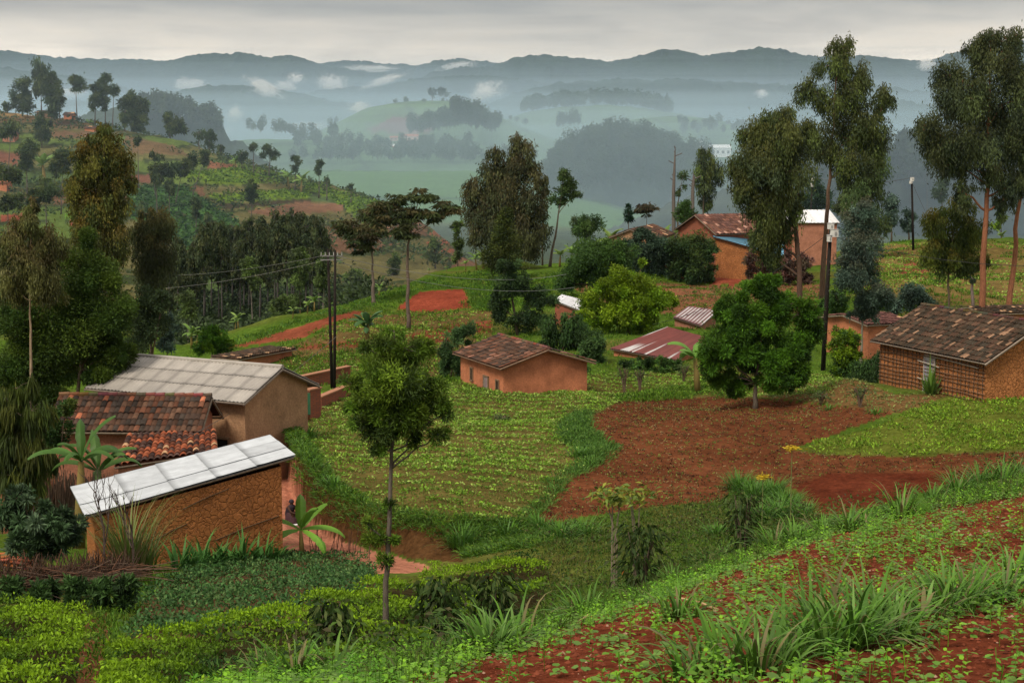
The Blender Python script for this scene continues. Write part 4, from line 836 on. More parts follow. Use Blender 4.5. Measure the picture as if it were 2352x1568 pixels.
S4 = small('hut', 'small red brick hut left of the wide tile roof', (1560, 530), (1600, 534), (1530, 545), (134, 137), 133, tileroof, BRICK, 0, cols=TC, cw=.4, rh=.6, amp=.05, seed=48)
S5 = small('house', 'small orange house with dark tile roof above the grey corrugated roof', (515, 822), (652, 800), (505, 832), (76, 80), 74.4, tileroof, PLA, 0, cols=TCD, cw=.24, rh=.34, amp=.05, seed=49)
S6 = small('hut', 'tiny orange hut on the left hillside below the paired trees', (196, 290), (222, 290), (196, 294), None, None, tileroof, PLA, (205, 305), cols=TC, cw=.8, rh=.9, amp=.05, seed=50)
S7 = small('hut', 'pink walled hut with dark doorway at the left edge of the hillside', (8, 301), (40, 302), (8, 308), None, None, tileroof, PINK, (22, 328), cols=TC, cw=.8, rh=.9, amp=.05, seed=51)
S7.opening('door', 'front', .7, S7.z - 1.7, S7.z - .1, .9)
S8 = small('hut', 'red tile hut with orange gable at the left edge above the dark hedge', (-14, 410), (24, 414), (-14, 420), None, None, tileroof, PLA, (15, 442), cols=[(.25, .09, .05), (.3, .1, .05)], cw=.6, rh=.8, amp=.05, seed=52)
S9 = small('hut', 'dark brown hut roof at the foot of the tall hilltop trees', (86, 254), (118, 256), (84, 259), None, None, tileroof, TAN, (100, 268), cols=TCD, cw=.9, rh=1.0, amp=.05, seed=53)
S10 = small('hut', 'reddish hut roof beside the lone round topped hill tree', (148, 258), (172, 260), (146, 264), None, None, tileroof, PLA, (160, 272), cols=TC, cw=.9, rh=1.0, amp=.05, seed=54)
# brick wall and gate beside A
wo = at(700, 905, 56.5); wo.z = -13.6; bw = empty('boundary_wall', wo, 0, 'red brick boundary wall with little green gate beside the grey roofed house', 'wall')
mb = MB(); cp = MB()
def wallrun(p, q, zt, th=.12, zb=-14.2):
    ax = (q - p); Lh = ax.length; ax.z = 0; ax.normalize(); m = (p + q) / 2; mb.box((m.x, m.y, (zt+zb)/2), (Lh/2, th, (zt-zb)/2), (ax, ax.cross(Vector((0, 0, 1))), Vector((0, 0, 1)))); cp.box((m.x, m.y, zt+.03), (Lh/2+.04, th+.06, .035), (ax, ax.cross(Vector((0, 0, 1))), Vector((0, 0, 1))), (.36, .17, .10))
p1, p2, p3, p4 = at(660, 905, 55), at(680, 905, 55.3), at(706, 905, 55.8), at(732, 905, 56.4)
wallrun(p1, p2, p1.z); wallrun(p3, p4, p1.z + .003); q1, q2 = at(733, 904, 60), at(800, 893, 63); wallrun(q1, q2, (q1.z + q2.z) / 2, zb=-13.1); wallrun(at(692, 865, 66), at(800, 877, 69), at(692, 865, 66).z, zb=-13.3)
mb.build('wall', BRICK, bw, origin=wo); cp.build('coping', PLAIN, bw, origin=wo)
gm = MB(); gm.box(((p2.x+p3.x)/2, (p2.y+p3.y)/2, p1.z - .55), ((p3-p2).length/2, .02, .5), None, (.03, .12, .06))
for i in range(5): gm.box(((p2.x+(p3.x-p2.x)*(i+.5)/5), (p2.y+p3.y)/2 - .03, p1.z - .55), (.015, .02, .5), None, (.05, .17, .09))
gm.build('gate', METAL, bw, origin=wo)
# far buildings
def block(name, label, px, py, Y, w, h, d, col, roofc, n=0, tower=False):
    c = at(px, py, Y); root = empty(name, c, 0, label, 'building'); m = MB(); m.box(c + Vector((0, 0, h/2)), (w/2, d/2, h/2), None, col); m.build('wall', PLAIN, root, origin=c)
    r = MB(); P = [c + Vector((sx*(w/2+.6), sy*(d/2+.6), h)) for sx, sy in ((-1, -1), (1, -1), (1, 1), (-1, 1))]; R0 = c + Vector((-w/2-.6, 0, h + d*.28)); R1 = c + Vector((w/2+.6, 0, h + d*.28))
    r.add(P + [R0, R1], [(0, 1, 5, 4), (2, 3, 4, 5), (1, 2, 5), (3, 0, 4), (0, 3, 2, 1)], roofc); r.build('roof', PLAIN, root, origin=c)
    for i in range(n):
        q = MB(); q.box(c + Vector((-w/2 + w*(i+.5)/n, -d/2 - .05, h*.55)), (w/n*.22, .08, h*.16), None, (.05, .06, .07)); q.build('window', PLAIN, root, origin=c)
    if tower:
        q = MB(); q.box(c + Vector((-w*.32, 0, h*1.15)), (w*.05, d*.3, h*.62), None, col); q.build('tower', PLAIN, root, origin=c)
    return root
block('factory', 'white factory building with tower in front of the right hand misty hills', 1635, 361, 1500, 44, 11, 14, (.8, .82, .84), (.78, .8, .82), 7, True)
block('school', 'long low building with pale roof and orange end on the valley floor', 892, 345, 1380, 38, 4.5, 8, (.5, .2, .12), (.7, .7, .72), 6)
block('house', 'white and red farmhouse in the trees under the tea hill', 941, 325, 1450, 20, 6, 9, (.65, .5, .45), (.45, .2, .16), 3)
block('house', 'small red roofed farmhouse left of the trees under the tea hill', 905, 324, 1460, 9, 4, 7, (.55, .42, .38), (.4, .18, .15), 2)
block('house', 'small white farmhouse alone at the edge of the misty trees', 795, 362, 1250, 9, 4, 6, (.75, .75, .75), (.75, .75, .78), 2)
# ------------------------------------------------------------------ trees
EG = 'tall eucalyptus trees at the right'
tree('eucalyptus', 'tallest airy eucalyptus rising behind the round mango tree', 'tree', 'euc', (1884,), [(1924, 108, 38, 28), (1925, 150, 60, 38), (1970, 178, 40, 38), (1868, 212, 38, 42), (1930, 232, 66, 55), (2026, 240, 28, 48), (1995, 292, 45, 48), (1925, 312, 56, 42), (1965, 375, 52, 45), (2008, 330, 38, 40), (1900, 355, 30, 25)], EUC, [(1890, 600), (1903, 470), (1910, 350)], 15, Y=93, dens=.8, topcol=(.085, .085, .03), bark=(.16, .10, .07), group=EG)
tree('eucalyptus', 'wide drooping eucalyptus hanging over the blue roof', 'tree', 'euc', (1838,), [(1790, 264, 58, 30), (1740, 312, 45, 45), (1805, 320, 78, 58), (1852, 305, 32, 40), (1715, 375, 46, 50), (1790, 392, 88, 60), (1708, 432, 32, 30), (1745, 462, 52, 50), (1800, 478, 45, 58), (1760, 540, 55, 45), (1768, 585, 38, 28), (1832, 455, 18, 58)], EUC + [(.07, .085, .025)], [(1836, 600), (1826, 500), (1810, 400)], 15, Y=90, dens=1.05, topcol=(.10, .10, .022), bark=(.10, .06, .045), group=EG)
tree('eucalyptus', 'pale green eucalyptus just behind the two tallest ones', 'tree', 'euc', (1990,), [(2012, 385, 38, 45), (1990, 430, 42, 40), (1972, 480, 45, 55), (2005, 500, 40, 40)], [(.06, .10, .035), (.08, .12, .04)], [(1992, 520)], 9, Y=135, bark=(.2, .17, .14), group=EG)
tree('eucalyptus', 'massive dark eucalyptus with orange-brown trunk near the right edge', 'tree', 'euc', (2257,), [(2277, 82, 25, 22), (2250, 105, 50, 35), (2320, 98, 38, 38), (2290, 152, 80, 50), (2180, 172, 40, 40), (2210, 222, 66, 60), (2300, 240, 80, 70), (2126, 290, 34, 34), (2160, 332, 58, 48), (2240, 332, 76, 58), (2330, 320, 50, 78), (2192, 378, 38, 26), (2280, 400, 35, 38), (2212, 440, 24, 42), (2295, 470, 18, 40), (2332, 425, 28, 50)], EUCD + EUC[:1], [(2260, 600), (2266, 450), (2266, 360)], 17, Y=84, dens=.95, topcol=(.07, .08, .03), bark=(.24, .10, .055), group=EG)
tree('eucalyptus', 'leaning orange trunked eucalyptus cut by the right edge', 'tree', 'euc', (2313,), [(2365, 300, 45, 90), (2400, 180, 60, 80), (2360, 400, 30, 50)], EUCD, [(2332, 560), (2348, 420)], 15, Y=86, bark=(.26, .11, .06), group=EG)
tree('eucalyptus', 'bushy tree with golden top left of the orange trunks', 'tree', 'euc', (2178,), [(2195, 482, 48, 28), (2150, 512, 35, 33), (2232, 522, 38, 38), (2180, 552, 72, 42), (2245, 602, 38, 24), (2182, 600, 58, 33), (2140, 580, 33, 33)], [(.075, .105, .02), (.055, .085, .02), (.10, .125, .02)], [(2178, 650)], 7, Y=88, topcol=(.17, .13, .02), dens=1.0)
tree('bare_tree', 'bare grey trunk stump left of the orange trunk', 'tree', 'euc', (2232,), [(2233, 640, 8, 10)], EUCD, [(2233, 660)], 11, Y=86, bark=(.17, .13, .12))
tree('blue_eucalyptus', 'dense blue-green eucalyptus with thin pale stem by the lattice house', 'tree', 'broad', (1978,), [(1985, 482, 28, 28), (1975, 522, 44, 40), (1986, 572, 54, 45), (1968, 632, 58, 48), (2002, 682, 50, 38), (1948, 612, 28, 45), (2034, 692, 24, 24), (1985, 725, 40, 20)], BLUE, [(1980, 740)], 7, Y=70, topcol=(.12, .10, .06), bark=(.22, .20, .16), dens=.9)
tree('shrub', 'round blue-green bush right of the pale eucalyptus stem', 'shrub', 'broad', (2105,), [(2100, 682, 42, 34), (2130, 700, 28, 25), (2065, 705, 25, 20)], BLUE + [(.045, .08, .06)], None, 5, Y=78)
tree('mango_tree', 'dense dark glossy mango tree standing on the ploughed red plot', 'tree', 'mango', (1735, 938), [(1763, 640, 33, 20), (1742, 668, 55, 33), (1690, 712, 45, 38), (1800, 700, 45, 35), (1725, 742, 88, 50), (1652, 800, 44, 44), (1742, 812, 108, 58), (1858, 712, 26, 28), (1855, 760, 38, 42), (1832, 802, 48, 40), (1638, 840, 30, 33), (1680, 878, 52, 34), (1782, 868, 60, 36), (1830, 855, 30, 30), (1700, 760, 70, 70, 40)], MANG, [(1737, 880)], 13, dens=1.15, topcol=(.09, .18, .016), bark=(.11, .09, .07))
tree('lime_tree', 'bright lime green tree in the middle of the village', 'tree', 'broad', (1440,), [(1475, 603, 9, 12), (1442, 640, 50, 30), (1400, 670, 50, 35), (1482, 680, 58, 40), (1370, 702, 40, 35), (1432, 712, 68, 40), (1512, 700, 40, 35), (1352, 732, 30, 25), (1422, 742, 58, 25), (1482, 745, 45, 25), (1545, 690, 14, 14)], LIME, None, 9, Y=85, dens=1.0, topcol=(.17, .25, .015))
tree('broadleaf_tree', 'broad dark green tree behind the lime green one', 'tree', 'broad', (1370,), [(1370, 602, 68, 48), (1420, 582, 42, 35), (1322, 622, 38, 38), (1402, 640, 58, 40), (1300, 650, 30, 30)], DKG, None, 10, Y=106, topcol=(.07, .14, .025))
tree('broadleaf_tree', 'ragged dark tree above the brown hip roof', 'tree', 'broad', (1190,), [(1165, 607, 33, 20), (1188, 650, 34, 34), (1150, 702, 28, 48), (1240, 690, 44, 30), (1165, 652, 30, 38), (1232, 730, 28, 28), (1190, 740, 30, 25)], [(.030, .06, .022), (.045, .085, .028)], None, 8, Y=87, dens=.8)
tree('eucalyptus', 'big dark eucalyptus clump in the centre of the valley edge', 'tree', 'euc', (1165,), [(1187, 328, 20, 20), (1197, 352, 34, 28), (1139, 352, 20, 20), (1130, 392, 38, 38), (1200, 400, 48, 44), (1245, 420, 14, 34), (1092, 442, 28, 38), (1150, 452, 58, 58), (1218, 470, 38, 48), (1098, 492, 38, 48), (1178, 522, 78, 48), (1240, 530, 30, 30), (1100, 545, 33, 28), (1200, 570, 50, 30)], [(.055, .072, .034), (.075, .085, .034), (.085, .085, .036)], None, 12, Y=128, topcol=(.09, .07, .035))
tree('olive_tree', 'olive green narrow tree in front of the central dark eucalyptus', 'tree', 'feather', (1155,), [(1162, 500, 16, 26), (1160, 545, 28, 38), (1150, 590, 40, 36)], [(.075, .095, .022), (.055, .08, .02)], None, 6, Y=118)
tree('slender_tree', 'slim leaning tree right of the central eucalyptus', 'tree', 'broad', (1262,), [(1294, 400, 16, 20), (1301, 430, 25, 22), (1290, 457, 26, 18), (1318, 448, 14, 14)], [(.045, .085, .025), (.06, .10, .03)], [(1280, 520)], 7, Y=132, dens=.8, bark=(.16, .13, .10))
tree('slender_tree', 'thin pale green sapling between central eucalyptus and leaning tree', 'tree', 'broad', (1246,), [(1247, 448, 19, 24), (1245, 480, 20, 12)], [(.08, .11, .05), (.07, .10, .045)], None, 4, Y=138, dens=.6)
tree('conifer', 'small dark pointed conifer above the cream walled house', 'tree', 'pine', (1444,), [(1444, 476, 4, 9), (1444, 488, 9, 8), (1444, 501, 15, 7)], [(.02, .05, .025)], None, 4, Y=142)
tree('round_tree', 'small round purplish brown tree near the pointed conifer', 'tree', 'umbrella', (1486,), [(1486, 482, 22, 20)], [(.05, .05, .03), (.07, .055, .03)], None, 4, Y=142)
tree('broadleaf_tree', 'rounded fresh green tree left of the wide tile roof', 'tree', 'feather', (1575,), [(1575, 490, 25, 22), (1572, 470, 14, 10)], [(.07, .14, .03), (.055, .11, .03)], None, 5, Y=150)
tree('eucalyptus', 'dark upright eucalyptus in front of the white factory', 'tree', 'euc', (1612,), [(1619, 350, 20, 14), (1620, 384, 34, 28), (1645, 400, 18, 25), (1614, 430, 24, 30), (1618, 465, 18, 16)], EUC, None, 6, Y=165)
tree('bushy_tree', 'low feathery green tree beside the banana plants of the upper village', 'tree', 'feather', (1355,), [(1355, 525, 34, 24)], [(.05, .10, .03), (.07, .12, .035)], None, 5, Y=138)
tree('bushy_tree', 'little grey-green tree left of the feathery one in the upper village', 'tree', 'broad', (1325,), [(1326, 512, 14, 16), (1322, 528, 12, 10)], [(.07, .10, .05)], None, 4, Y=140)
for nm, lab, pts, Y in (('dead_tree', 'tallest bare dead trunk in front of the misty wooded hill', [(1548, 505), (1547, 440), (1549, 390), (1551, 338)], 160), ('dead_tree', 'short forked dead trunk between the tall dead one and the dark eucalyptus', [(1590, 470), (1591, 440), (1594, 404)], 160)):
    g = onground(pts[0][0], Y); o = empty(nm, g, 0, lab, 'tree'); m = MB(); q = [g] + [at(a, b, Y) for a, b in pts[1:]]; m.tube(q, [.28, .22, .16, .05][:len(q)], 6, (.13, .11, .10))
    for i in range(9): 
        a = q[1].lerp(q[-1], random.Random(i).random()); m.tube([a, a + Vector((random.Random(i+9).uniform(-1, 1), 0, .4))], .06, 4, (.13, .11, .10))
    m.build('trunk', BARK, o, origin=g)
tree('sapling', 'twisting sapling with few leaves beside the dead trunks', 'tree', 'broad', (1560,), [(1568, 405, 12, 12), (1558, 440, 9, 10), (1574, 430, 6, 8)], [(.06, .10, .03)], [(1556, 470), (1562, 440)], 4, Y=160, dens=.5)
UMB = [(.040, .062, .024), (.055, .078, .026), (.08, .07, .03)]
tree('umbrella_tree', 'flat topped tree with straight bare trunk and orange tinged crown', 'tree', 'umbrella', (938, 757), [(908, 463, 30, 18), (965, 452, 34, 18), (1028, 476, 26, 22), (875, 482, 26, 22), (935, 492, 38, 20), (988, 492, 28, 18), (1005, 500, 20, 12), (928, 534, 34, 22), (880, 510, 26, 18)], UMB, [(937, 660), (936, 580), (940, 545)], 10, bark=(.13, .10, .08), topcol=(.07, .07, .03))
tree('umbrella_tree', 'lower umbrella shaped tree behind and left of the flat topped one', 'tree', 'umbrella', (858,), [(850, 498, 26, 24), (834, 540, 38, 26), (800, 528, 24, 22), (783, 515, 18, 16), (832, 570, 28, 14), (862, 535, 22, 20)], UMB, [(856, 650), (855, 606)], 10, Y=104, bark=(.15, .12, .10), topcol=(.08, .07, .03))
# foreground grevillea
tree('grevillea_tree', 'slender feathery tree with bare lower trunk in the centre foreground', 'tree', 'feather', (886,), [(905, 760, 26, 22), (880, 792, 38, 28), (930, 800, 44, 28), (862, 850, 48, 36), (922, 860, 68, 38), (975, 880, 40, 34), (848, 910, 50, 40), (930, 930, 82, 46), (998, 930, 32, 33), (835, 970, 42, 28), (902, 982, 66, 36), (1000, 1000, 28, 22), (950, 1010, 32, 16), (870, 1030, 32, 20), (985, 790, 20, 26), (840, 800, 18, 22), (868, 1235, 30, 26), (848, 1205, 18, 12), (905, 1240, 14, 18), (880, 1285, 20, 22), (893, 1150, 10, 22), (905, 870, 70, 70), (925, 940, 80, 60), (800, 880, 26, 26), (1022, 950, 24, 22), (962, 800, 28, 24), (812, 930, 24, 20)], FEA + [(.05, .085, .02)], [(888, 1380), (893, 1200), (899, 1040), (902, 900)], 17, Y=19.5, dens=.62, topcol=(.13, .19, .025), bark=(.12, .10, .08))
# left group
tree('eucalyptus', 'huge left eucalyptus with rusty orange top against the hillside', 'tree', 'euc', (240,), [(240, 292, 22, 18), (237, 322, 40, 30), (202, 362, 42, 38), (265, 362, 36, 44), (238, 402, 68, 48), (180, 432, 33, 44), (286, 412, 24, 38), (216, 470, 60, 48), (266, 452, 33, 48), (210, 540, 44, 48), (262, 560, 44, 56), (240, 610, 40, 40), (235, 500, 62, 62, 20), (238, 570, 50, 60, 15)], [(.07, .09, .024), (.052, .072, .022), (.10, .105, .022)], None, 12, Y=74, topcol=(.16, .10, .02), dens=1.0)
tree('eucalyptus', 'rounded olive eucalyptus right of the huge rusty topped one', 'tree', 'euc', (348,), [(345, 492, 28, 20), (372, 522, 44, 38), (322, 532, 28, 38), (350, 582, 54, 58), (345, 640, 38, 40)], [(.06, .075, .03), (.05, .065, .028)], None, 8, Y=78, topcol=(.13, .10, .03))
tree('eucalyptus', 'brown tipped eucalyptus with pale straight pole like trunk at far left', 'tree', 'euc', (70,), [(72, 472, 18, 22), (70, 512, 42, 38), (42, 562, 48, 48), (110, 562, 44, 48), (72, 622, 86, 56), (30, 660, 45, 40), (120, 660, 40, 35)], [(.075, .09, .028), (.09, .095, .03)], [(70, 820), (69, 690)], 9, Y=44, topcol=(.12, .085, .04), bark=(.30, .22, .15))
tree('cypress', 'broad dark cypress filling the left behind the tile roofs', 'tree', 'feather', (165,), [(200, 560, 22, 36), (182, 622, 48, 46), (232, 642, 36, 38), (152, 702, 78, 56), (252, 722, 52, 56), (200, 790, 96, 54), (120, 832, 88, 44), (60, 762, 56, 74), (40, 842, 56, 54), (272, 812, 32, 36), (215, 850, 60, 30), (20, 900, 60, 45), (90, 900, 60, 40), (150, 760, 110, 90, 30), (60, 700, 60, 70)], [(.042, .085, .016), (.06, .11, .018), (.08, .13, .018)], None, 14, Y=50, dens=1.5, topcol=(.07, .11, .02))
tree('cypress', 'darker feathery evergreen between the cypress and the round bush', 'tree', 'feather', (335,), [(330, 700, 32, 40), (340, 750, 42, 40), (320, 790, 34, 26), (372, 690, 18, 30)], [(.035, .06, .025), (.045, .075, .03)], None, 7, Y=72)
tree('shrub', 'smoky blue-green shrub beyond the grey corrugated roof', 'shrub', 'broad', (384,), [(384, 752, 24, 30), (374, 785, 30, 22)], BLUE, None, 4, Y=78, dens=.8)
tree('round_bush', 'round glossy green bush beyond the grey corrugated roof', 'shrub', 'mango', (487,), [(487, 776, 34, 28), (468, 795, 26, 20), (510, 795, 24, 20)], LIME[1:2] + MANG, None, 5, Y=82)
tree('weeping_tree', 'yellow-green weeping conifer at the lower left edge', 'tree', 'weep', (70,), [(70, 872, 14, 24), (36, 892, 18, 20), (62, 942, 56, 44), (42, 1012, 54, 58), (92, 1042, 46, 50), (52, 1092, 48, 44), (40, 1020, 80, 90, 40), (20, 940, 60, 60, 40)], [(.07, .095, .02), (.05, .075, .018), (.095, .11, .025)], None, 9, Y=38)
tree('shrub', 'leafy dark shrub between the weeping conifer and the tile roof', 'shrub', 'broad', (120,), [(118, 958, 48, 30), (150, 940, 26, 26), (130, 1000, 36, 40)], DKG + [(.07, .10, .02)], None, 6, Y=43)
tree('avocado_bush', 'grey-green leafy tree in front of the left end of the mud house', 'tree', 'mango', (100,), [(50, 1132, 33, 24), (32, 1182, 48, 46), (112, 1190, 66, 38), (152, 1222, 48, 38), (62, 1242, 68, 38), (112, 1270, 56, 22)], [(.06, .11, .05), (.045, .085, .035), (.09, .14, .08)], None, 9, Y=29, dens=1.0)
# hilltop trees
HG = 'trees along the top of the left hillside'
for lab, base, Y, lobes in [
 ('tallest tree of the hilltop group at the far left', 95, 338, [(92, 152, 20, 20), (95, 180, 22, 26), (88, 205, 14, 14)]),
 ('green tree just right of the tallest in the far left hilltop group', 118, 330, [(120, 190, 17, 24), (118, 225, 20, 26), (124, 250, 16, 20)]),
 ('tree left of the tallest in the far left hilltop group', 52, 338, [(50, 195, 18, 20), (45, 225, 28, 20), (58, 242, 24, 16)]),
 ('outermost right tree of the far left hilltop group', 138, 335, [(136, 212, 13, 18), (142, 236, 10, 14)]),
 ('small dark tree at the left end of the far left hilltop group', 18, 338, [(18, 245, 9, 12)]),
 ('tree below the tallest hilltop tree, standing down the slope', 96, 300, [(98, 285, 17, 24), (100, 310, 18, 16)]),
 ('lone round topped tree with thin bare trunk on the left hilltop', 178, 338, [(178, 196, 20, 18), (172, 184, 10, 8)]),
 ('tallest of the narrow trees between the round topped tree and the dense clump', 242, 335, [(241, 180, 12, 14), (244, 205, 14, 20), (236, 228, 14, 26)]),
 ('narrow tree left of the tallest narrow hilltop tree', 218, 335, [(219, 208, 12, 18), (212, 235, 10, 18)]),
 ('small headed thin tree right of the tallest narrow hilltop tree', 258, 334, [(262, 208, 12, 12)]),
 ('dark dense clump shaped tree on the left hilltop', 302, 335, [(300, 232, 22, 20), (325, 242, 18, 20), (290, 250, 16, 18), (312, 268, 24, 26), (318, 290, 18, 14)]),
 ('small paler tree in front of the dense hilltop clump', 287, 325, [(285, 262, 13, 16), (288, 278, 10, 12)]),
 ('two headed green tree right of the dense hilltop clump', 392, 328, [(384, 268, 10, 14), (400, 284, 20, 18), (416, 296, 14, 12), (390, 296, 14, 12)]),
 ('bare pale tree on the descending ridge', 457, 325, [(456, 304, 14, 10)]),
 ('dark ridge tree next to the pale bare one', 482, 322, [(480, 312, 13, 16), (484, 330, 10, 10)]),
 ('narrow columnar tree on the descending ridge', 507, 318, [(507, 336, 8, 10), (507, 352, 7, 10)]),
 ('small round headed tree with thin trunk above the mist', 582, 305, [(583, 337, 11, 9)]),
 ('wide spreading tree on the ridge above the bright tea terrace', 618, 300, [(618, 346, 15, 12), (628, 358, 12, 10), (606, 358, 8, 7)]),
 ('leafy tree among the banana plants on the ridge', 678, 292, [(679, 371, 12, 10), (676, 386, 8, 8)]),
 ('last narrow tree at the right end of the ridge', 732, 285, [(733, 376, 9, 10), (732, 392, 8, 9)]),
 ('faint grey-green tree left of the round headed one', 556, 305, [(555, 352, 11, 9), (553, 366, 9, 7)]),
 ('feathery pale sapling at the right end of the hillside', 806, 278, [(806, 430, 6, 8)]),
 ('tree standing on the lower bright tea terrace', 578, 245, [(578, 430, 14, 16), (576, 450, 14, 14)]),
 ('tall dark tree on the dark tea slope', 450, 230, [(452, 470, 12, 22), (450, 495, 8, 10)]),
 ('dark pair of tree heads left of the bright tea terrace', 440, 262, [(440, 372, 15, 16), (470, 362, 12, 20)]),
 ('greyish scrub tree in the middle of the hillside', 402, 250, [(380, 390, 34, 20), (420, 385, 26, 16)]),
 ('dark tree left of the huge eucalyptus on the hillside', 62, 250, [(62, 345, 24, 26), (60, 375, 16, 20)]),
 ('grey-green tree at the left edge by the pink hut', 15, 262, [(12, 295, 24, 18), (28, 285, 14, 12)]),
 ('dark green tree mass left of the huge eucalyptus', 140, 235, [(145, 365, 24, 30), (130, 390, 16, 20)]),
 ('big rounded tree by the red tile hut', 20, 205, [(15, 395, 30, 18), (38, 405, 18, 14)]),
 ('grey leafy tree in the hillside scrub below the dark pair of heads', 389, 235, [(389, 421, 15, 16), (392, 440, 10, 8)]),
 ('little tree on the brown hillside field just right of the huge rusty eucalyptus', 318, 262, [(317, 323, 9, 11)]),
 ('low dark tree on the hillside terrace edge left of the bright tea', 357, 258, [(354, 352, 14, 9), (366, 360, 12, 8)]),
 ('dusky tree half way down the hillside above the dark tea', 361, 240, [(360, 400, 14, 14), (368, 412, 12, 10)]),
 ('leafy tree left of the huge rusty eucalyptus above the weeping crowns', 107, 215, [(105, 415, 17, 16), (120, 428, 15, 14)]),
 ('spindly tree on the dark tea slope right of the tall dark one', 477, 225, [(477, 498, 9, 14)]),
 ('pale tree at the left border of the dark tea slope', 325, 228, [(325, 478, 12, 14)]),
 ('bare sapling standing on the mist side of the hillside end', 751, 284, [(750, 408, 6, 9)]),
 ('dark hedge like tree under the red tile hut', 40, 195, [(25, 465, 40, 20), (75, 455, 40, 20), (110, 440, 25, 22)])]:
    tree('hillside_tree', lab, 'tree', 'euc' if base % 2 else 'broad', (base,), lobes, [(.042, .07, .028), (.060, .092, .030), (.075, .10, .03)], None, 3.2, Y=Y, group=HG, dens=1.0, bark=(.11, .09, .08))
# dark wood in the valley
vr = random.Random(8); VG = 'dark eucalyptus wood in the valley'
for i in range(34):
    px = 395 + i * 10.4 + vr.uniform(-8, 8); top = 505 - 28 * math.exp(-((px - 650) / 60) ** 2) + vr.uniform(-10, 30) + (abs(px - 600) > 150) * 35; Yv = vr.uniform(150, 172)
    g = onground(px, Yv); hgt = vr.uniform(30, 42)
    lob = [(px + vr.uniform(-4, 4), top + 14, 13, 16), (px + vr.uniform(-8, 8), top + 42, 20, 24), (px + vr.uniform(-8, 8), top + 78, 19, 26), (px + vr.uniform(-6, 6), top + 120, 14, 26)]
    tree('eucalyptus', 'slender dark eucalyptus crowded in the valley wood behind the twin poles', 'tree', 'euc', (px,), lob, [(.042, .062, .030), (.055, .076, .032), (.068, .08, .034)], None, 4.5, Y=Yv, group=VG, seed=300 + i, dens=.8, bark=(.09, .08, .075))
for lab, base, Y, lobes in [('left one of the paler trees standing before the dark wood', 582, 135, [(572, 602, 20, 14), (574, 622, 24, 18), (585, 652, 14, 16)]),
 ('tall pale tree before the dark wood just left of the twin poles', 690, 138, [(686, 580, 16, 14), (692, 606, 24, 20), (688, 645, 20, 24), (680, 690, 18, 16)]),
 ('brownish small tree at the left foot of the dark wood', 432, 118, [(430, 692, 20, 22), (436, 718, 16, 16)]),
 ('leafy greyish tree at the foot of the dark wood left of the banana plants', 640, 128, [(634, 700, 20, 18), (655, 690, 16, 16), (645, 722, 22, 16)]),
 ('pale narrow tree right behind the twin poles', 742, 150, [(744, 610, 18, 30), (740, 650, 16, 24)]),
 ('grey tree in the valley between the umbrella trees', 900, 205, [(905, 600, 14, 22), (898, 635, 14, 20)]),
 ('small tree on the valley floor right of the umbrella tree trunk', 1000, 220, [(1000, 560, 14, 18), (996, 590, 16, 16)]),
 ('slim tree right of the flat topped umbrella tree', 1052, 150, [(1050, 525, 12, 22), (1054, 560, 14, 22), (1050, 590, 10, 14)]),
 ('dark bushy tree at the valley bottom below the umbrella crowns', 830, 190, [(815, 640, 24, 18), (845, 660, 26, 20), (800, 670, 20, 18)]),
 ('bush at the valley edge left of the orange-red field', 905, 150, [(905, 665, 14, 12), (880, 680, 14, 10)])]:
    tree('valley_tree', lab, 'tree', 'broad', (base,), lobes, [(.11, .17, .045), (.085, .13, .04), (.07, .10, .04)], None, 4, Y=Y, bark=(.15, .13, .11))
# right background trees
for lab, base, Y, lobes, c in [('dark conifer like tree behind the leftmost small pole', 1876, 190, [(1872, 430, 22, 26), (1880, 462, 34, 24)], [(.03, .065, .028)]),
 ('olive feathery tree between the tall eucalyptus trunks', 1945, 165, [(1945, 432, 20, 24), (1948, 470, 28, 30)], [(.07, .09, .028), (.055, .08, .028)]),
 ('blue-green tree left of the thin black pole at right', 2048, 160, [(2048, 470, 18, 22), (2045, 500, 18, 22)], BLUE),
 ('small silvery tree next to the thin black pole at right', 2088, 162, [(2086, 498, 16, 16), (2080, 520, 18, 14)], BLUE),
 ('pale slender tree between the thin pole and the golden topped tree', 2163, 260, [(2164, 418, 15, 16), (2160, 445, 20, 16)], [(.05, .08, .04)]),
 ('feathery dark tree behind the right orange trunk', 2110, 200, [(2108, 560, 1, 1)], EUCD),
 ('round topped tree on the wooded hill at right', 2130, 560, [(2128, 338, 22, 12), (2150, 345, 16, 9)], FAR),
 ('bright green sapling beyond the orange trunks', 2300, 170, [(2300, 500, 12, 14), (2290, 520, 14, 10)], LIME)]:
    if lobes[0][2] < 2: continue
    tree('background_tree', lab, 'tree', 'broad', (base,), lobes, c, None, 4, Y=Y)
tree('round_tree', 'larger round tree of the pair on the tea hill top', 'tree', 'broad', (1018,), [(1018, 211, 11, 9)], [(.03, .045, .03)], None, 2, gpt=at(1018, 236, 1690), Y=1690, mat=FARLEAF); tree('round_tree', 'smaller round tree of the pair on the tea hill top', 'tree', 'broad', (993,), [(993, 213, 7.5, 9)], [(.03, .045, .03)], None, 2, gpt=at(993, 236, 1690), Y=1690, mat=FARLEAF)
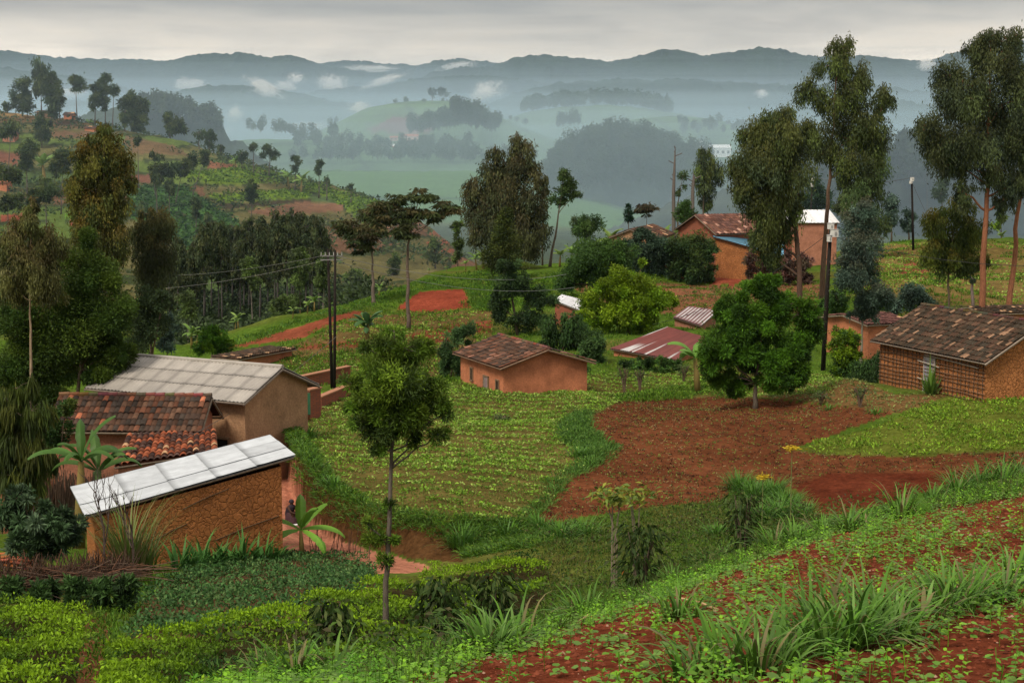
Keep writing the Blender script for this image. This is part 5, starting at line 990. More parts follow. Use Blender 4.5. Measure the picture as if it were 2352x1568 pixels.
# far woods as one mass each
def farwood(lab, pts, n, Y0, Y1, ht, seed, zoff=0, jy=4, lean=None):
    """pts: (px,py) polyline of tree feet on far hills at distances Y0..Y1"""
    r = np.random.default_rng(seed); Vs = []; Cs = []
    P = np.array(pts, float); s = np.concatenate([[0], np.cumsum(np.hypot(*np.diff(P, axis=0).T))])
    for i in range(n):
        t = r.random() * s[-1]; px = np.interp(t, s, P[:, 0]); py = np.interp(t, s, P[:, 1]) + r.uniform(-jy, jy); Yf = r.uniform(Y0, Y1); g = np.array(at(px, py, Yf)); h = ht * r.uniform(.6, 1.25); pm = Yf * KY / 1567
        m = int(26 + 8 * min(40, (h / pm))); c = np.array([0, 0, h * .62]); off = unit(r.normal(size=(m, 3))) * (r.random(m) ** .4)[:, None] * np.array([h * .27, h * .27, h * .42])
        Vs.append(leafquads(g + c + off, r.normal(size=(m, 3)) - np.array([0, 0, .6]), max(1.6, 2.2 * pm), max(.8, 1.2 * pm), r)); Cs.append(np.tile(np.array(FAR[i % 2]) * r.uniform(.7, 1.2), (m * 4, 1)))
        V = np.array([[-.25, 0, 0], [.25, 0, 0], [.12, 0, h * .6], [-.12, 0, h * .6]]) * np.array([h / 14, 1, 1]) + g; Vs.append(V); Cs.append(np.tile((.08, .075, .07), (4, 1)))
    V = np.concatenate(Vs); return tag(mesh_np('forest', V, q4(len(V) // 4), FARLEAF, np.concatenate(Cs)), lab, kind='stuff')
farwood('strip of trees along the crest of the pale tea hill', [(1200, 258), (1280, 246), (1380, 240), (1460, 242), (1540, 262)], 170, 1960, 2010, 22, 1, jy=3)
farwood('wood on the right flank of the two-tree hill', [(940, 305), (1000, 296), (1060, 285), (1100, 292), (1150, 300)], 130, 1440, 1500, 18, 2, jy=7)
farwood('wood on the knoll right of the two-tree hill', [(1040, 268), (1080, 278), (1120, 292)], 40, 1420, 1450, 22, 3, jy=5)
farwood('trees around the misty farmhouses on the valley floor', [(680, 335), (800, 350), (950, 350), (1090, 350)], 120, 1180, 1420, 14, 4, jy=12)
farwood('second belt of trees on the misty valley floor', [(670, 365), (800, 368), (1000, 366), (1230, 372)], 110, 1080, 1200, 12, 5, jy=6)
farwood('small group of trees on the pale tea slope', [(1280, 290), (1330, 285)], 22, 1560, 1600, 15, 6, jy=4)
farwood('eucalyptus forest covering the steep hill at centre right', [(1250, 440), (1300, 400), (1400, 370), (1500, 380), (1640, 440)], 620, 905, 1010, 15, 7, jy=58)
farwood('eucalyptus tops along the steep hill crest', [(1235, 430), (1275, 375), (1340, 350), (1380, 320), (1450, 318), (1530, 338), (1600, 375)], 90, 1020, 1050, 12, 17, jy=3)
farwood('eucalyptus forest on the hill behind the right hand trees', [(1720, 450), (1850, 440), (2000, 410), (2150, 380), (2352, 370)], 520, 545, 610, 12, 8, jy=42)
farwood('wood on the shoulder behind the left hillside', [(300, 268), (400, 272), (450, 284), (490, 290), (503, 305)], 90, 610, 640, 11, 9, jy=5)
farwood('scattered trees on the misty rise left of the tea hill', [(560, 300), (640, 305), (700, 318), (780, 312)], 26, 1240, 1300, 13, 10, jy=4)
farwood('tiny trees dotted along the tea hill slope', [(640, 325), (800, 270), (900, 240), (1080, 242), (1240, 300)], 22, 1660, 1700, 8, 11, jy=2)
farwood('woods on the right hills beyond the factory', [(1560, 300), (1700, 300), (1900, 330), (2100, 330)], 120, 1500, 1650, 14, 12, jy=12)
ORD = 'first second third fourth fifth sixth seventh eighth ninth tenth eleventh twelfth thirteenth fourteenth fifteenth sixteenth seventeenth eighteenth nineteenth twentieth'.split()
# ------------------------------------------------------------------ banana plants
def banana(label, base, topy, Y=None, seed=0, nleaf=8, spread=1.0, col=(.10, .20, .03), group='banana plants', stems=1, angs=None, tall=.5, lw=.16):
    r = random.Random(seed); g = onground(base[0], Y) if Y else hit(*base); k = g.y / F; py = project(g.x, g.y, g.z)[1]; H = (py - topy) * k
    root = empty('banana_plant', g, 0, label, 'banana plant', group)
    for st in range(stems):
        o = g + Vector((r.uniform(-.3, .3), r.uniform(-.3, .3), 0)) * (st > 0); sh = H * tall * (1 if st == 0 else r.uniform(.6, .9)); top = o + Vector((r.uniform(-.06, .06) * H, 0, sh))
        m = MB(); m.tube([o - Vector((0, 0, .1)), o.lerp(top, .5), top], [H*.045, H*.038, H*.022], 8, (.20, .15, .05)); m.build('stem', PLAIN, root, origin=g, smooth=True)
        n = nleaf if st == 0 else max(4, nleaf - 3)
        for i in range(n):
            az = (i / n) * 6.283 + r.uniform(-.3, .3); el = r.uniform(.35, 1.15) if i % 3 else r.uniform(1.1, 1.4)
            if angs and st == 0 and i < len(angs): az, el = angs[i]
            Ln = H * r.uniform(.36, .5) * spread; wd = Ln * lw; V = []; Fc = []; NS = 14; p = Vector(top); dirh = Vector((math.cos(az), math.sin(az), 0)); side = Vector((-math.sin(az), math.cos(az), 0)); a = el; cs = []
            bend = r.uniform(1.1, 1.9) / NS; tone = r.uniform(.75, 1.25)
            for s in range(NS + 1):
                t = s / NS; w_ = wd * (0.10 if t < .12 else math.sin(min(1, (t - .1) / .9 * 1.0) * math.pi * .93 + .12) ** .6 + .04)
                fold = .35 * w_; tear = r.uniform(.75, 1) if s > 2 else 1
                nrm = Vector((-math.sin(a) * dirh.x, -math.sin(a) * dirh.y, math.cos(a)))
                V += [p + side * w_ * tear - nrm * fold * .4 + Vector((0, 0, -.25 * w_)), p + nrm * 0.0 + Vector((0, 0, .02 * Ln)), p - side * w_ * r.uniform(.75, 1) - nrm * fold * .4 + Vector((0, 0, -.25 * w_))]
                c = tuple(x * tone for x in col); cs += [c, tuple(x * 1.35 for x in c), c]
                p = p + (dirh * math.cos(a) + Vector((0, 0, math.sin(a)))) * Ln / NS; a -= bend * (.5 + t)
            for s in range(NS): q = 3 * s; Fc += [(q, q+1, q+4, q+3), (q+1, q+2, q+5, q+4)]
            lf = MB(); lf.add(V, Fc); lf.c = cs; lf.build('leaf', BLEAF, root, origin=g)
    return root
BLEAF = leafmat('banana_leaf', .45, .3, 0.0)
banana('banana plant with upright bright leaf beside the earth path', (694, 1278), 1128, seed=3, nleaf=7, angs=[(.75, 1.0), (3.3, .75), (3.9, .25), (.2, .35), (1.7, 1.3), (5.6, .15)], tall=.42, lw=.14, spread=1.75, col=(.13, .27, .035))
banana('large banana plant nearest the tile roofs, left of the other', (182,), 925, Y=36, seed=5, nleaf=9, tall=.62, col=(.055, .12, .025), spread=.85, lw=.10)
banana('large banana plant nearest the tile roofs, right of the other', (232,), 935, Y=37, seed=6, nleaf=9, tall=.55, col=(.065, .13, .03), spread=.85, lw=.10)
banana('short banana plant below the orange lean-to tiles', (225,), 1080, Y=35, seed=7, nleaf=6, tall=.4, col=(.09, .17, .04))
banana('twin stemmed banana plant behind the top of the foreground tree', (850, 800), 690, seed=8, nleaf=8, stems=2, col=(.06, .13, .045), spread=1.1)
banana('banana plant poking up before the rust red roof', (1603,), 722, Y=66, seed=9, nleaf=6, col=(.13, .26, .05), spread=1.0, tall=.45)
for i, (px, Y, ty, lb) in enumerate([(706, 97, 680, 'left one of the pair right of the drooping plant on the spur edge'), (722, 98, 668, 'right one of the pair on the spur edge left of the twin poles'), (690, 95, 700, 'short one on the spur edge left of the pair'), (672, 93, 695, 'leaning yellowish one at the left on the spur edge'), (760, 100, 690, 'one half hidden behind the twin poles'), (870, 110, 640, 'one just behind the lower umbrella tree trunk'), (548, 95, 705, 'one left of the dark wood trunks above the round bush'), (540, 94, 722, 'low one right next to the round bush'), (440, 90, 730, 'left one beside the round bush'), (452, 90, 740, 'second one from the left beside the round bush'),
      (1095, 125, 568, 'tall one above the red field'), (1070, 124, 590, 'shorter one above the red field'), (1110, 127, 560, 'right one above the red field beside the central eucalyptus'), (985, 122, 612, 'left small one on the field edge above the red patch'), (1025, 124, 608, 'right small one on the field edge above the red patch'),
      (1285, 135, 555, 'first one behind the dark broad tree'), (1310, 136, 545, 'second one behind the dark broad tree'), (1345, 137, 540, 'third one behind the dark broad tree'), (1400, 142, 500, 'left one beside the pointed conifer'), (1470, 142, 505, 'right one beside the pointed conifer'), (1520, 142, 500, 'one left of the dead trunk in the upper village'), (1540, 143, 500, 'one right under the dead trunk in the upper village'),
      (330, 318, 338 - 12, 'first one of the hilltop row'), (352, 318, 330, 'second one of the hilltop row'), (372, 316, 333, 'third one of the hilltop row'), (398, 314, 340, 'fourth one of the hilltop row'), (425, 312, 345, 'fifth one of the hilltop row'), (445, 312, 348, 'sixth one of the hilltop row'), (540, 305, 348, 'one beside the columnar ridge tree'), (664, 292, 378, 'one left of the leafy ridge tree'), (692, 290, 384, 'one right of the leafy ridge tree'), (105, 262, 325, 'bright one below the hilltop group'), (205, 330, 270, 'small one by the lone round topped tree'), (2300, 165, 520, 'one between the orange trunks')]):
    banana('banana plant, ' + lb, (px,), ty, Y=Y, seed=20 + i, nleaf=7, col=(.13, .22, .05) if i % 3 else (.16, .24, .06), lw=.2)
# ------------------------------------------------------------------ shrubs, hedges
def bush(label, base, lobes, cols, Y=None, kind='broad', name='shrub', dens=1.0, top=None, tw=4, cat='shrub'):
    g = onground(base[0], Y) if Y else hit(*base); pb = project(g.x, g.y, g.z)[1]; ex = []
    for l in lobes:
        if pb > l[1] + l[3] + 3: ex.append((l[0], (l[1] + pb) / 2 + l[3] * .3, l[2] * .85, max(5, (pb - l[1]) / 2)))
    lobes = lobes + ex
    return tree(name, label, cat, kind, base, lobes, cols, None, tw, Y=Y, dens=dens, topcol=top)
LONG = [(.040, .085, .022), (.03, .065, .02), (.055, .11, .03)]
bush('dark long leaved hedge left of the lattice house', (1995,), [(1978, 850, 28, 38), (2008, 840, 26, 46), (1990, 880, 34, 22)], LONG, Y=60.5, kind='euc', name='hedge', cat='hedge')
bush('leafy dark shrub against the gable of the middle orange house', (1195,), [(1192, 862, 34, 20), (1215, 860, 20, 15)], DKG, Y=67.5)
bush('vine covered corner shrub at the right end of the middle orange house', (1330,), [(1325, 840, 14, 24), (1345, 850, 14, 14)], DKG, Y=71)
bush('long leaved thicket between brown hip roof and dark ragged tree', (1290,), [(1262, 745, 24, 28), (1300, 765, 30, 38), (1340, 770, 30, 30), (1310, 730, 26, 20)], LONG, Y=78, kind='euc')
bush('leafy thicket in front of the rust red roof at its left', (1368,), [(1372, 785, 20, 20), (1350, 800, 20, 18), (1365, 825, 22, 16)], [(.05, .10, .03), (.07, .13, .04)], Y=74)
bush('dark glossy hedge under the rust red roof', (1510,), [(1480, 835, 30, 15), (1520, 835, 30, 14), (1445, 840, 24, 16), (1550, 838, 20, 12)], DKG, Y=73, name='hedge', cat='hedge')
bush('grey-green hedge in the upper village left of the brick house', (1480,), [(1440, 575, 36, 24), (1490, 565, 40, 28), (1470, 540, 24, 18), (1520, 575, 34, 30)], [(.035, .065, .04), (.045, .08, .05)], Y=119, name='hedge', cat='hedge')
bush('dark green hedge with yellow tips before the brick house', (1590,), [(1560, 568, 30, 30), (1600, 565, 36, 34), (1630, 575, 18, 26), (1585, 592, 46, 20), (1600, 606, 40, 10)], [(.035, .075, .025), (.05, .09, .025)], Y=118, top=(.09, .12, .03), name='hedge', cat='hedge')
bush('purplish dry hedge along the orange annex wall', (1760,), [(1725, 595, 16, 24), (1765, 600, 26, 22), (1810, 600, 28, 20), (1850, 600, 20, 18)], [(.15, .075, .065), (.10, .06, .05), (.09, .07, .05)], Y=118, name='hedge', cat='hedge')
bush('bright green climbing bush right of the black pole', (1945,), [(1935, 770, 26, 24), (1925, 800, 20, 24), (1965, 775, 16, 20), (1945, 820, 28, 18)], LIME[:2] + DKG[:1], Y=68, top=(.13, .2, .02))
bush('dark evergreen behind the low tile roof by the black pole', (1935,), [(1925, 690, 22, 34), (1900, 700, 18, 26)], DKG, Y=84)
bush('low feathery bush by the corner of the lattice house', (2270,), [(2255, 885, 14, 10), (2300, 878, 26, 14)], FEA, Y=58.5)
bush('tall grassy bush hiding the left end of the middle orange house', (1030,), [(1028, 800, 18, 34), (1052, 775, 16, 24), (1078, 760, 16, 20)], [(.05, .10, .035), (.07, .13, .045)], Y=70, kind='feather')
bush('low dark bush by the brick wall corner', (690,), [(688, 925, 12, 14)], LIME[:1], Y=50.2, kind='feather')
for i, (px, py, h_) in enumerate([(1434, 905, 60), (1470, 900, 50), (1570, 880, 40), (1975, 935, 45), (1148, 970, 14), (1885, 930, 28)]):
    g = hit(px, py); k = g.y / F; o = empty('pruned_stump', g, 0, ['tall pruned coppice trunk nearest the curve of the red plot', 'second pruned coppice trunk right of the tallest', 'pruned coppice trunk left of the mango tree', 'short leafy stump in the earth right of the mango tree', 'tiny stump alone in the green field', 'thin twiggy stump between mango tree and lattice house'][i], 'stump', 'pruned stumps along the field edges'); m = MB(); r = random.Random(i)
    for j in range(7):
        a = r.uniform(0, 6.28); m.tube([g, g + Vector((math.cos(a) * .12, math.sin(a) * .12, h_ * k * .6)), g + Vector((math.cos(a) * .3, math.sin(a) * .2, h_ * k))], [.05, .045, .02], 5, (.14, .10, .07))
    m.build('trunk', BARK, o, origin=g); rr = np.random.default_rng(i); nn = 160
    C = np.array([0, 0, h_ * k * .85]) + rr.normal(size=(nn, 3)) * np.array([.22, .2, h_ * k * .16]); V = leafquads(C + np.array(g), rr.normal(size=(nn, 3)) - np.array([0, 0, .5]), .2, .05, rr); mesh_np('leaves', V, q4(nn), LEAF, np.tile((.08, .12, .04), (nn*4, 1)), parent=o, origin=g)
# sisal / yucca by the door
def blades(name, label, base, Y, n, L_, w_, cols, seed, up=.8, cat='plant', stiff=.2, group=None, spread=.12, ns=6):
    g = onground(base, Y) if Y else hit(*base); r = np.random.default_rng(seed); V = []; Q = []; C = []
    for i in range(n):
        az = r.random() * 6.283; a = math.pi / 2 - abs(r.normal()) * (1 - up) * 1.3 - .05; p = np.array(g) + np.array([math.cos(az), math.sin(az), 0]) * r.random() * spread; Ln = L_ * r.uniform(.55, 1.1); W = w_ * r.uniform(.7, 1.2); c = np.array(cols[r.integers(len(cols))]) * r.uniform(.75, 1.25); sd = np.array([-math.sin(az), math.cos(az), 0]); az2 = az
        for s in range(ns + 1):
            t = s / ns; ww = W * (1 - t ** 2.2) * (.6 + .8 * math.sin(math.pi * min(1, t + .2))) + .001; V += [p + sd * ww / 2, p - sd * ww / 2]; C += [c * (1 + .3 * t)] * 2
            p = p + np.array([math.cos(az) * math.cos(a), math.sin(az) * math.cos(a), math.sin(a)]) * Ln / ns; a -= (1 - stiff) * r.uniform(.15, .5) * (.4 + t)
        o = len(V) - 2 * (ns + 1)
        for s in range(ns): q = o + 2*s; Q.append((q, q+1, q+3, q+2))
    return tag(mesh_np(name, V, Q, BLADE, np.array(C), origin=tuple(g)), label, cat, group)
BLADE = leafmat('grass_blade', .5, .25, 0.0)
qs = Eh.facepos('front', .60, -11.0, .55)[0]; SX = float(project(qs.x, qs.y, qs.z)[0]); SY = qs.y / KY
blades('sisal_plant', 'spiky green sisal with tall straight leaves beside the plank door', SX, SY, 46, 1.15, .09, [(.08, .16, .03), (.10, .19, .035)], 1, .62, stiff=1.0, spread=.2)
blades('sisal_plant', 'tallest stiff upright leaf bundle beside the plank door', SX, SY, 9, 1.8, .12, [(.13, .24, .04)], 2, .95, stiff=1.0)
blades('reed_clump', 'tall reeds by the left corner of the mud house wall', 296, 30.0, 190, 2.3, .03, [(.08, .14, .025), (.11, .15, .035), (.16, .15, .06)], 3, .86, spread=.55, cat='grass')
blades('reed_clump', 'shorter reeds right of the tall reeds by the mud house', 335, 30.6, 90, 1.3, .03, [(.08, .14, .025), (.12, .14, .05)], 4, .8, spread=.4, cat='grass')
# maize row by the mud house
MG = 'maize plants in front of the mud house'
for i in range(16):
    px = 405 + i * 15.5; Ym = 31.2 + i * .2; g = onground(px, Ym)
    o = blades('maize_plant', ORD[i] + ' young maize plant from the left in the row below the cracked mud wall', px, Ym, 13, .95 + .25 * math.sin(i * 2.1), .075, [(.05, .14, .03), (.07, .18, .04)], 40 + i, .6, 'maize', .25, MG, .08)
# foreground grass clumps
GG = 'grass clumps on the foreground slope'
CL = [(1960, 1490, 52, .70), (1900, 1500, 40, .62), (2010, 1440, 34, .70), (2060, 1470, 30, .5), (2180, 1400, 50, .55), (2230, 1390, 46, .5), (2310, 1380, 30, .5), (2120, 1420, 26, .45), (1740, 1545, 40, .5), (1660, 1550, 26, .6), (1800, 1520, 30, .55), (1870, 1470, 22, .7), (1580, 1560, 20, .4), (1560, 1420, 30, .45), (1500, 1350, 46, .6), (1545, 1345, 36, .6), (1455, 1372, 30, .5), (1310, 1428, 36, .55), (1345, 1420, 26, .5), (1270, 1435, 22, .4), (1130, 1500, 46, .48), (1100, 1505, 30, .5), (1180, 1480, 22, .55), (640, 1560, 34, .6), (680, 1558, 30, .5), (600, 1568, 30, .62), (500, 1570, 24, .4), (760, 1545, 26, .4), (1620, 1300, 46, .7), (1660, 1290, 40, .6), (1700, 1290, 30, .5), (1780, 1265, 40, .6), (1830, 1250, 36, .5), (1950, 1222, 40, .6), (1990, 1210, 30, .5), (2070, 1190, 40, .7), (2200, 1140, 60, .7), (2250, 1125, 60, .7), (2300, 1115, 60, .7), (2340, 1100, 40, .7), (2330, 1330, 30, .5), (1820, 1230, 26, .6), (1890, 1225, 26, .5), (2140, 1160, 26, .6)]
ORD = 'first second third fourth fifth sixth seventh eighth ninth tenth eleventh twelfth thirteenth fourteenth fifteenth sixteenth seventeenth eighteenth nineteenth twentieth'.split()
def wh(c): return 'in the near right corner' if c[0] > 1500 and c[1] > 1380 else ('on the crest of the ploughed slope' if c[1] < 1380 and c[0] > 1400 else 'along the lower left edge of the slope')
for i, (px, py, n, L_) in enumerate(CL):
    where = wh((px, py))
    cnt = sorted(c[0] for c in CL if wh(c) == where); od = ORD[cnt.index(px)]
    blades('grass_clump', 'arching grass clump ' + where + ', ' + od + ' from the left', (px, py), None, int(n * 1.7), L_, .020, [(.065, .16, .016), (.09, .21, .02), (.12, .22, .05), (.05, .12, .016), (.08, .18, .02), (.07, .16, .02), (.065, .15, .02), (.10, .20, .03), (.15, .13, .055)], 200 + i, .55, 'grass', .0, GG + ' ' + where, .22, 7)
for i, (px, py, n, L_, lb) in enumerate([(705, 1010, 150, .9, 'on the bank edge beside the green field'), (1060, 1260, 240, .85, 'at the foot of the bank by the tea'), (1290, 1240, 200, .8, 'right of the tea top'), (1340, 1230, 160, .8, 'second right of the tea top'), (1330, 1050, 140, .55, 'where the grass tongue bends'), (1740, 1200, 260, 1.0, 'big one below the red plot'), (1790, 1190, 240, 1.0, 'beside the yellow flowers'), (1700, 1130, 260, 1.0, 'highest one at the corner of the red plot'), (1730, 1150, 260, .95, 'second highest at the corner of the red plot'), (1770, 1140, 260, .95, 'between the corner ones below the red plot'), (1810, 1165, 260, .9, 'right one at the corner of the freshly tilled earth'), (1845, 1190, 200, .7, 'lowest one beside the freshly tilled earth'), (1650, 1230, 120, .5, 'low bright one left of the dark stake shrub'), (1240, 1215, 140, .6, 'hanging over the little red bank'), (1165, 1235, 120, .6, 'above the tea top'), (1905, 940, 60, .35, 'small one on the plot right of the mango tree'), (2010, 950, 70, .4, 'near the lattice house'), (690, 960, 140, .8, 'highest on the bank edge'), (770, 1120, 120, .6, 'hanging halfway down the bank')]):
    blades('grass_clump', 'dense long grass clump ' + lb, (px, py), None, n, L_, .026, [(.06, .15, .016), (.08, .19, .02), (.095, .19, .05)], 300 + i, .55, 'grass', .15, 'dense grass clumps on the banks', .45, 6)
# foreground seedlings
def seedling(seed, n, l, w_, c, h=.1, up=False):
    r = np.random.default_rng(seed); V = []; Q = []; C = []
    top = h; o = 0; V += [np.array([-.003, 0, 0]), np.array([.003, 0, 0]), np.array([.003, 0, top]), np.array([-.003, 0, top])]; C += [np.array(c) * .8] * 4; Q.append((0, 1, 2, 3))
    for i in range(n):
        t = (i + .5) / n; az = i * 2.4 + r.uniform(-.4, .4); st = np.array([0, 0, top * (.25 + .75 * t)]); dr = np.array([math.cos(az), math.sin(az), r.uniform(-.1, .7) if up else r.uniform(-.25, .35)]); dr /= np.linalg.norm(dr); sd = np.array([-math.sin(az), math.cos(az), r.uniform(-.3, .3)]); L_ = l * r.uniform(.7, 1.2) * (1.1 - .4 * t)
        cc = np.array(c) * r.uniform(.7, 1.3); o = len(V); dz = np.array([0, 0, -.15 * L_]); st = st + dr * L_ * .35
        V += [st, st + dr*L_*.3 + sd*w_*.5, st + dr*L_*.65 + sd*w_*.42, st + dr*L_ + dz, st + dr*L_*.65 - sd*w_*.42, st + dr*L_*.3 - sd*w_*.5]; C += [cc] * 6; Q += [(o, o+1, o+2, o+3), (o, o+3, o+4, o+5)]
    me = mesh_np('bean_seedling', np.array(V), Q, BLADE, np.array(C)); COL.objects.unlink(me); return me
protos = [seedling(i, *a) for i, a in enumerate([(5, .075, .055, (.11, .24, .03), .08), (7, .07, .05, (.13, .27, .03), .13), (4, .085, .06, (.13, .24, .05), .07), (12, .05, .022, (.14, .32, .02), .24, True), (8, .065, .045, (.16, .28, .05), .12), (15, .055, .018, (.10, .27, .02), .2, True), (10, .045, .03, (.17, .36, .02), .18, True)])]
x, y, z = sample(zpoly('foreground'), 4.5, 33, 0, rg, 44); k = rg.random(len(x)) < np.clip((vnoise(x / .8, y / .8, 7, 2) - .2) * 2.0, .12, 1); x, y, z = x[k], y[k], z[k]; order = np.argsort(y)
for j in order[:290]:
    p = protos[int(rg.integers(len(protos)))]; o = p.copy(); COL.objects.link(o); o.location = (x[j], y[j], z[j]); s = rg.uniform(.5, 1.1); o.scale = (s, s, s); o.rotation_euler = (rg.uniform(-.2, .2), rg.uniform(-.2, .2), rg.uniform(0, 6.28))
    tag(o, 'small fresh green bean seedling sprouting from the red foreground soil', 'seedling', 'bean seedlings on the foreground slope')
def mass(name, label, x, y, z, protos, rng, s0=.7, s1=1.5):
    Vs = []; Qs = []; Cs = []; k = 0; data = []
    for p in protos:
        me = p.data; v = np.zeros(len(me.vertices) * 3, np.float32); me.vertices.foreach_get('co', v); c = np.zeros(len(me.vertices) * 4, np.float32); me.color_attributes['Col'].data.foreach_get('color', c); q = np.zeros(len(me.loops), np.int32); me.loops.foreach_get('vertex_index', q); data.append((v.reshape(-1, 3), c.reshape(-1, 4)[:, :3], q.reshape(-1, 4)))
    for i in range(len(x)):
        v, c, q = data[int(rng.integers(len(data)))]; s = rng.uniform(s0, s1); a = rng.uniform(0, 6.28); ca, sa = math.cos(a) * s, math.sin(a) * s
        Vs.append(np.stack([v[:, 0]*ca - v[:, 1]*sa + x[i], v[:, 0]*sa + v[:, 1]*ca + y[i], v[:, 2]*s + z[i]], 1)); Cs.append(c * rng.uniform(.7, 1.25)); Qs.append(q + k); k += len(v)
    return tag(mesh_np(name, np.concatenate(Vs), np.concatenate(Qs), BLADE, np.concatenate(Cs)), label, kind='stuff')
j = order[290:]; mass('bean_crop', 'bean seedlings thickening towards the crest of the red slope', x[j], y[j], z[j], protos, rg, .5, 1.1)
x, y, z = sample([(430, 1640), (480, 1560), (700, 1535), (1000, 1500), (1300, 1420), (1600, 1325), (1880, 1218), (2352, 1100), (2352, 1140), (2000, 1200), (1620, 1345), (1330, 1460), (1050, 1560), (900, 1700)], 6, 34, 0, rg, 55)
mass('weeds', 'leafy green weeds fringing the ploughed foreground slope', x, y, z, protos, rg, .35, .95)
# clods and stalks on the foreground
x, y, z = sample(zpoly('foreground'), 4, 30, 0, rg, 170); m = len(x); b = unit(rg.normal(size=(m, 3))); s = .006 + .022 * rg.random(m) ** 3
oc = np.array([[1, 0, 0], [0, 1, 0], [-1, 0, 0], [0, -1, 0], [0, 0, .8], [0, 0, -.8]]); V = (oc[None] * (.7 + .6 * rg.random((m, 6, 1)))) * s[:, None, None] + np.stack([x, y, z + .3 * s], 1)[:, None]
T = np.array([[0, 1, 4], [1, 2, 4], [2, 3, 4], [3, 0, 4]]); Q = (T[None] + (np.arange(m) * 6)[:, None, None]).reshape(-1, 3); cc = np.array(SOIL) * (.7 + 1.0 * rg.random(m))[:, None]; pale = rg.random(m) < .06; cc[pale] = (.36, .22, .15)
CLOD = solid('soil_clod', (.15, .04, .02), .95, 30, .3, .5, .01, vcol=True)
tag(mesh_np('soil_clods', V.reshape(-1, 3), Q, CLOD, np.repeat(cc, 6, 0)), 'crumbly red clods and pale stone chips on the foreground slope', kind='stuff')
for i, (px, py, rot, lb) in enumerate([(2180 - 560, 1310, .5, 'near the orange flag leaf'), (2110 - 540 + 40, 1400, 2.3, 'lying in the middle of the red soil'), (1330, 1440, 1.2, 'near the crest grass')]):
    g = hit(px, py); m = MB(); dv = Vector((math.cos(rot), math.sin(rot), .02)) * .28; m.tube([g - dv + Vector((0, 0, .03)), g + Vector((0, 0, .05)), g + dv + Vector((0, 0, .03))], .012, 6, (.42, .28, .15)); tag(m.build('dry_stalk', WOOD, None, origin=g), 'dry straw coloured maize stalk ' + lb, 'stalk', 'dry stalks on the foreground soil')
g = hit(1430, 1325); m = MB(); m.add([g, g + Vector((.05, 0, .09)), g + Vector((.03, 0, .20)), g + Vector((-.02, 0, .10))], [(0, 1, 2, 3)], (.85, .16, .03)); tag(m.build('orange_leaf', BLEAF, None, origin=g), 'single orange leaf standing up from the red soil', 'leaf')
# banana leaf standing in the soil at right
g = hit(2110, 1182); k = g.y / F; m = MB(); m.add([g + Vector((-26*k, 0, -.1)), g + Vector((28*k, .1, 0)), g + Vector((34*k, .1, 14*k)), g + Vector((2*k, 0, 52*k)), g + Vector((-20*k, 0, 20*k))], [(0, 1, 2, 3, 4)], (.16, .34, .05)); m.add([g + Vector((4*k, -.01, 0)), g + Vector((3*k, -.01, 52*k)), g + Vector((5*k, -.01, 0))], [(0, 1, 2)], (.24, .42, .1)); tag(m.build('banana_leaf', BLEAF, None, origin=g), 'cut bright green banana leaf propped upright on the slope crest', 'leaf')
# dark leafy stake shrubs
def stakeshrub(label, base, Y, h, seed, wdt=.3, col=((.030, .060, .014), (.045, .08, .018), (.08, .11, .03))):
    g = onground(base, Y); r = np.random.default_rng(seed); root = empty('leafy_shrub', g, 0, label, 'shrub', 'dark leafy stake shrubs'); m = MB()
    for j in range(7):
        a = r.random() * 6.28; e = g + Vector((math.cos(a) * wdt * .5, math.sin(a) * wdt * .5, h * r.uniform(.6, .98))); m.tube([g + Vector((math.cos(a) * .08, math.sin(a) * .08, -.1)), g.lerp(e, .5) + Vector((0, 0, .05)), e], [.025, .02, .01], 5, (.13, .10, .075))
    m.build('stems', BARK, root, origin=g); n = 520; t = r.random(n) ** .8; C = np.stack([r.normal(size=n) * wdt * .42, r.normal(size=n) * wdt * .42, h * (.12 + .88 * t)], 1)
    D = np.stack([C[:, 0], C[:, 1], np.zeros(n)], 1) * 2 + r.normal(size=(n, 3)) * .4 - np.array([0, 0, .5]); V = leafquads(C + np.array(g), D, .15, .055, r, .3); cc = np.array(col)[r.integers(0, 3, n)] * r.uniform(.6, 1.2, (n, 1)); mesh_np('leaves', V, q4(n), LEAF, np.repeat(cc, 4, 0), parent=root, origin=g)
for a in [('dark leafy stake shrub left of the bare trunk, in front of the tea', 765, 15.5, 1.0, 1), ('biggest dark leafy shrub right of the bare trunk', 1010, 16.5, 1.1, 2, .36), ('pair like dark leafy shrub centre of the lower crest', 1130, 18, 1.05, 3, .42), ('dark leafy shrub with large leaves before the red plot', 1470, 22.5, 1.35, 4, .5), ('dark leafy shrub with pale stem near the bright grass', 1705, 27, 1.55, 5, .4), ('small dark leafy shrub at the bottom left of the tea', 730, 13.8, .55, 6)]:
    stakeshrub(*a)
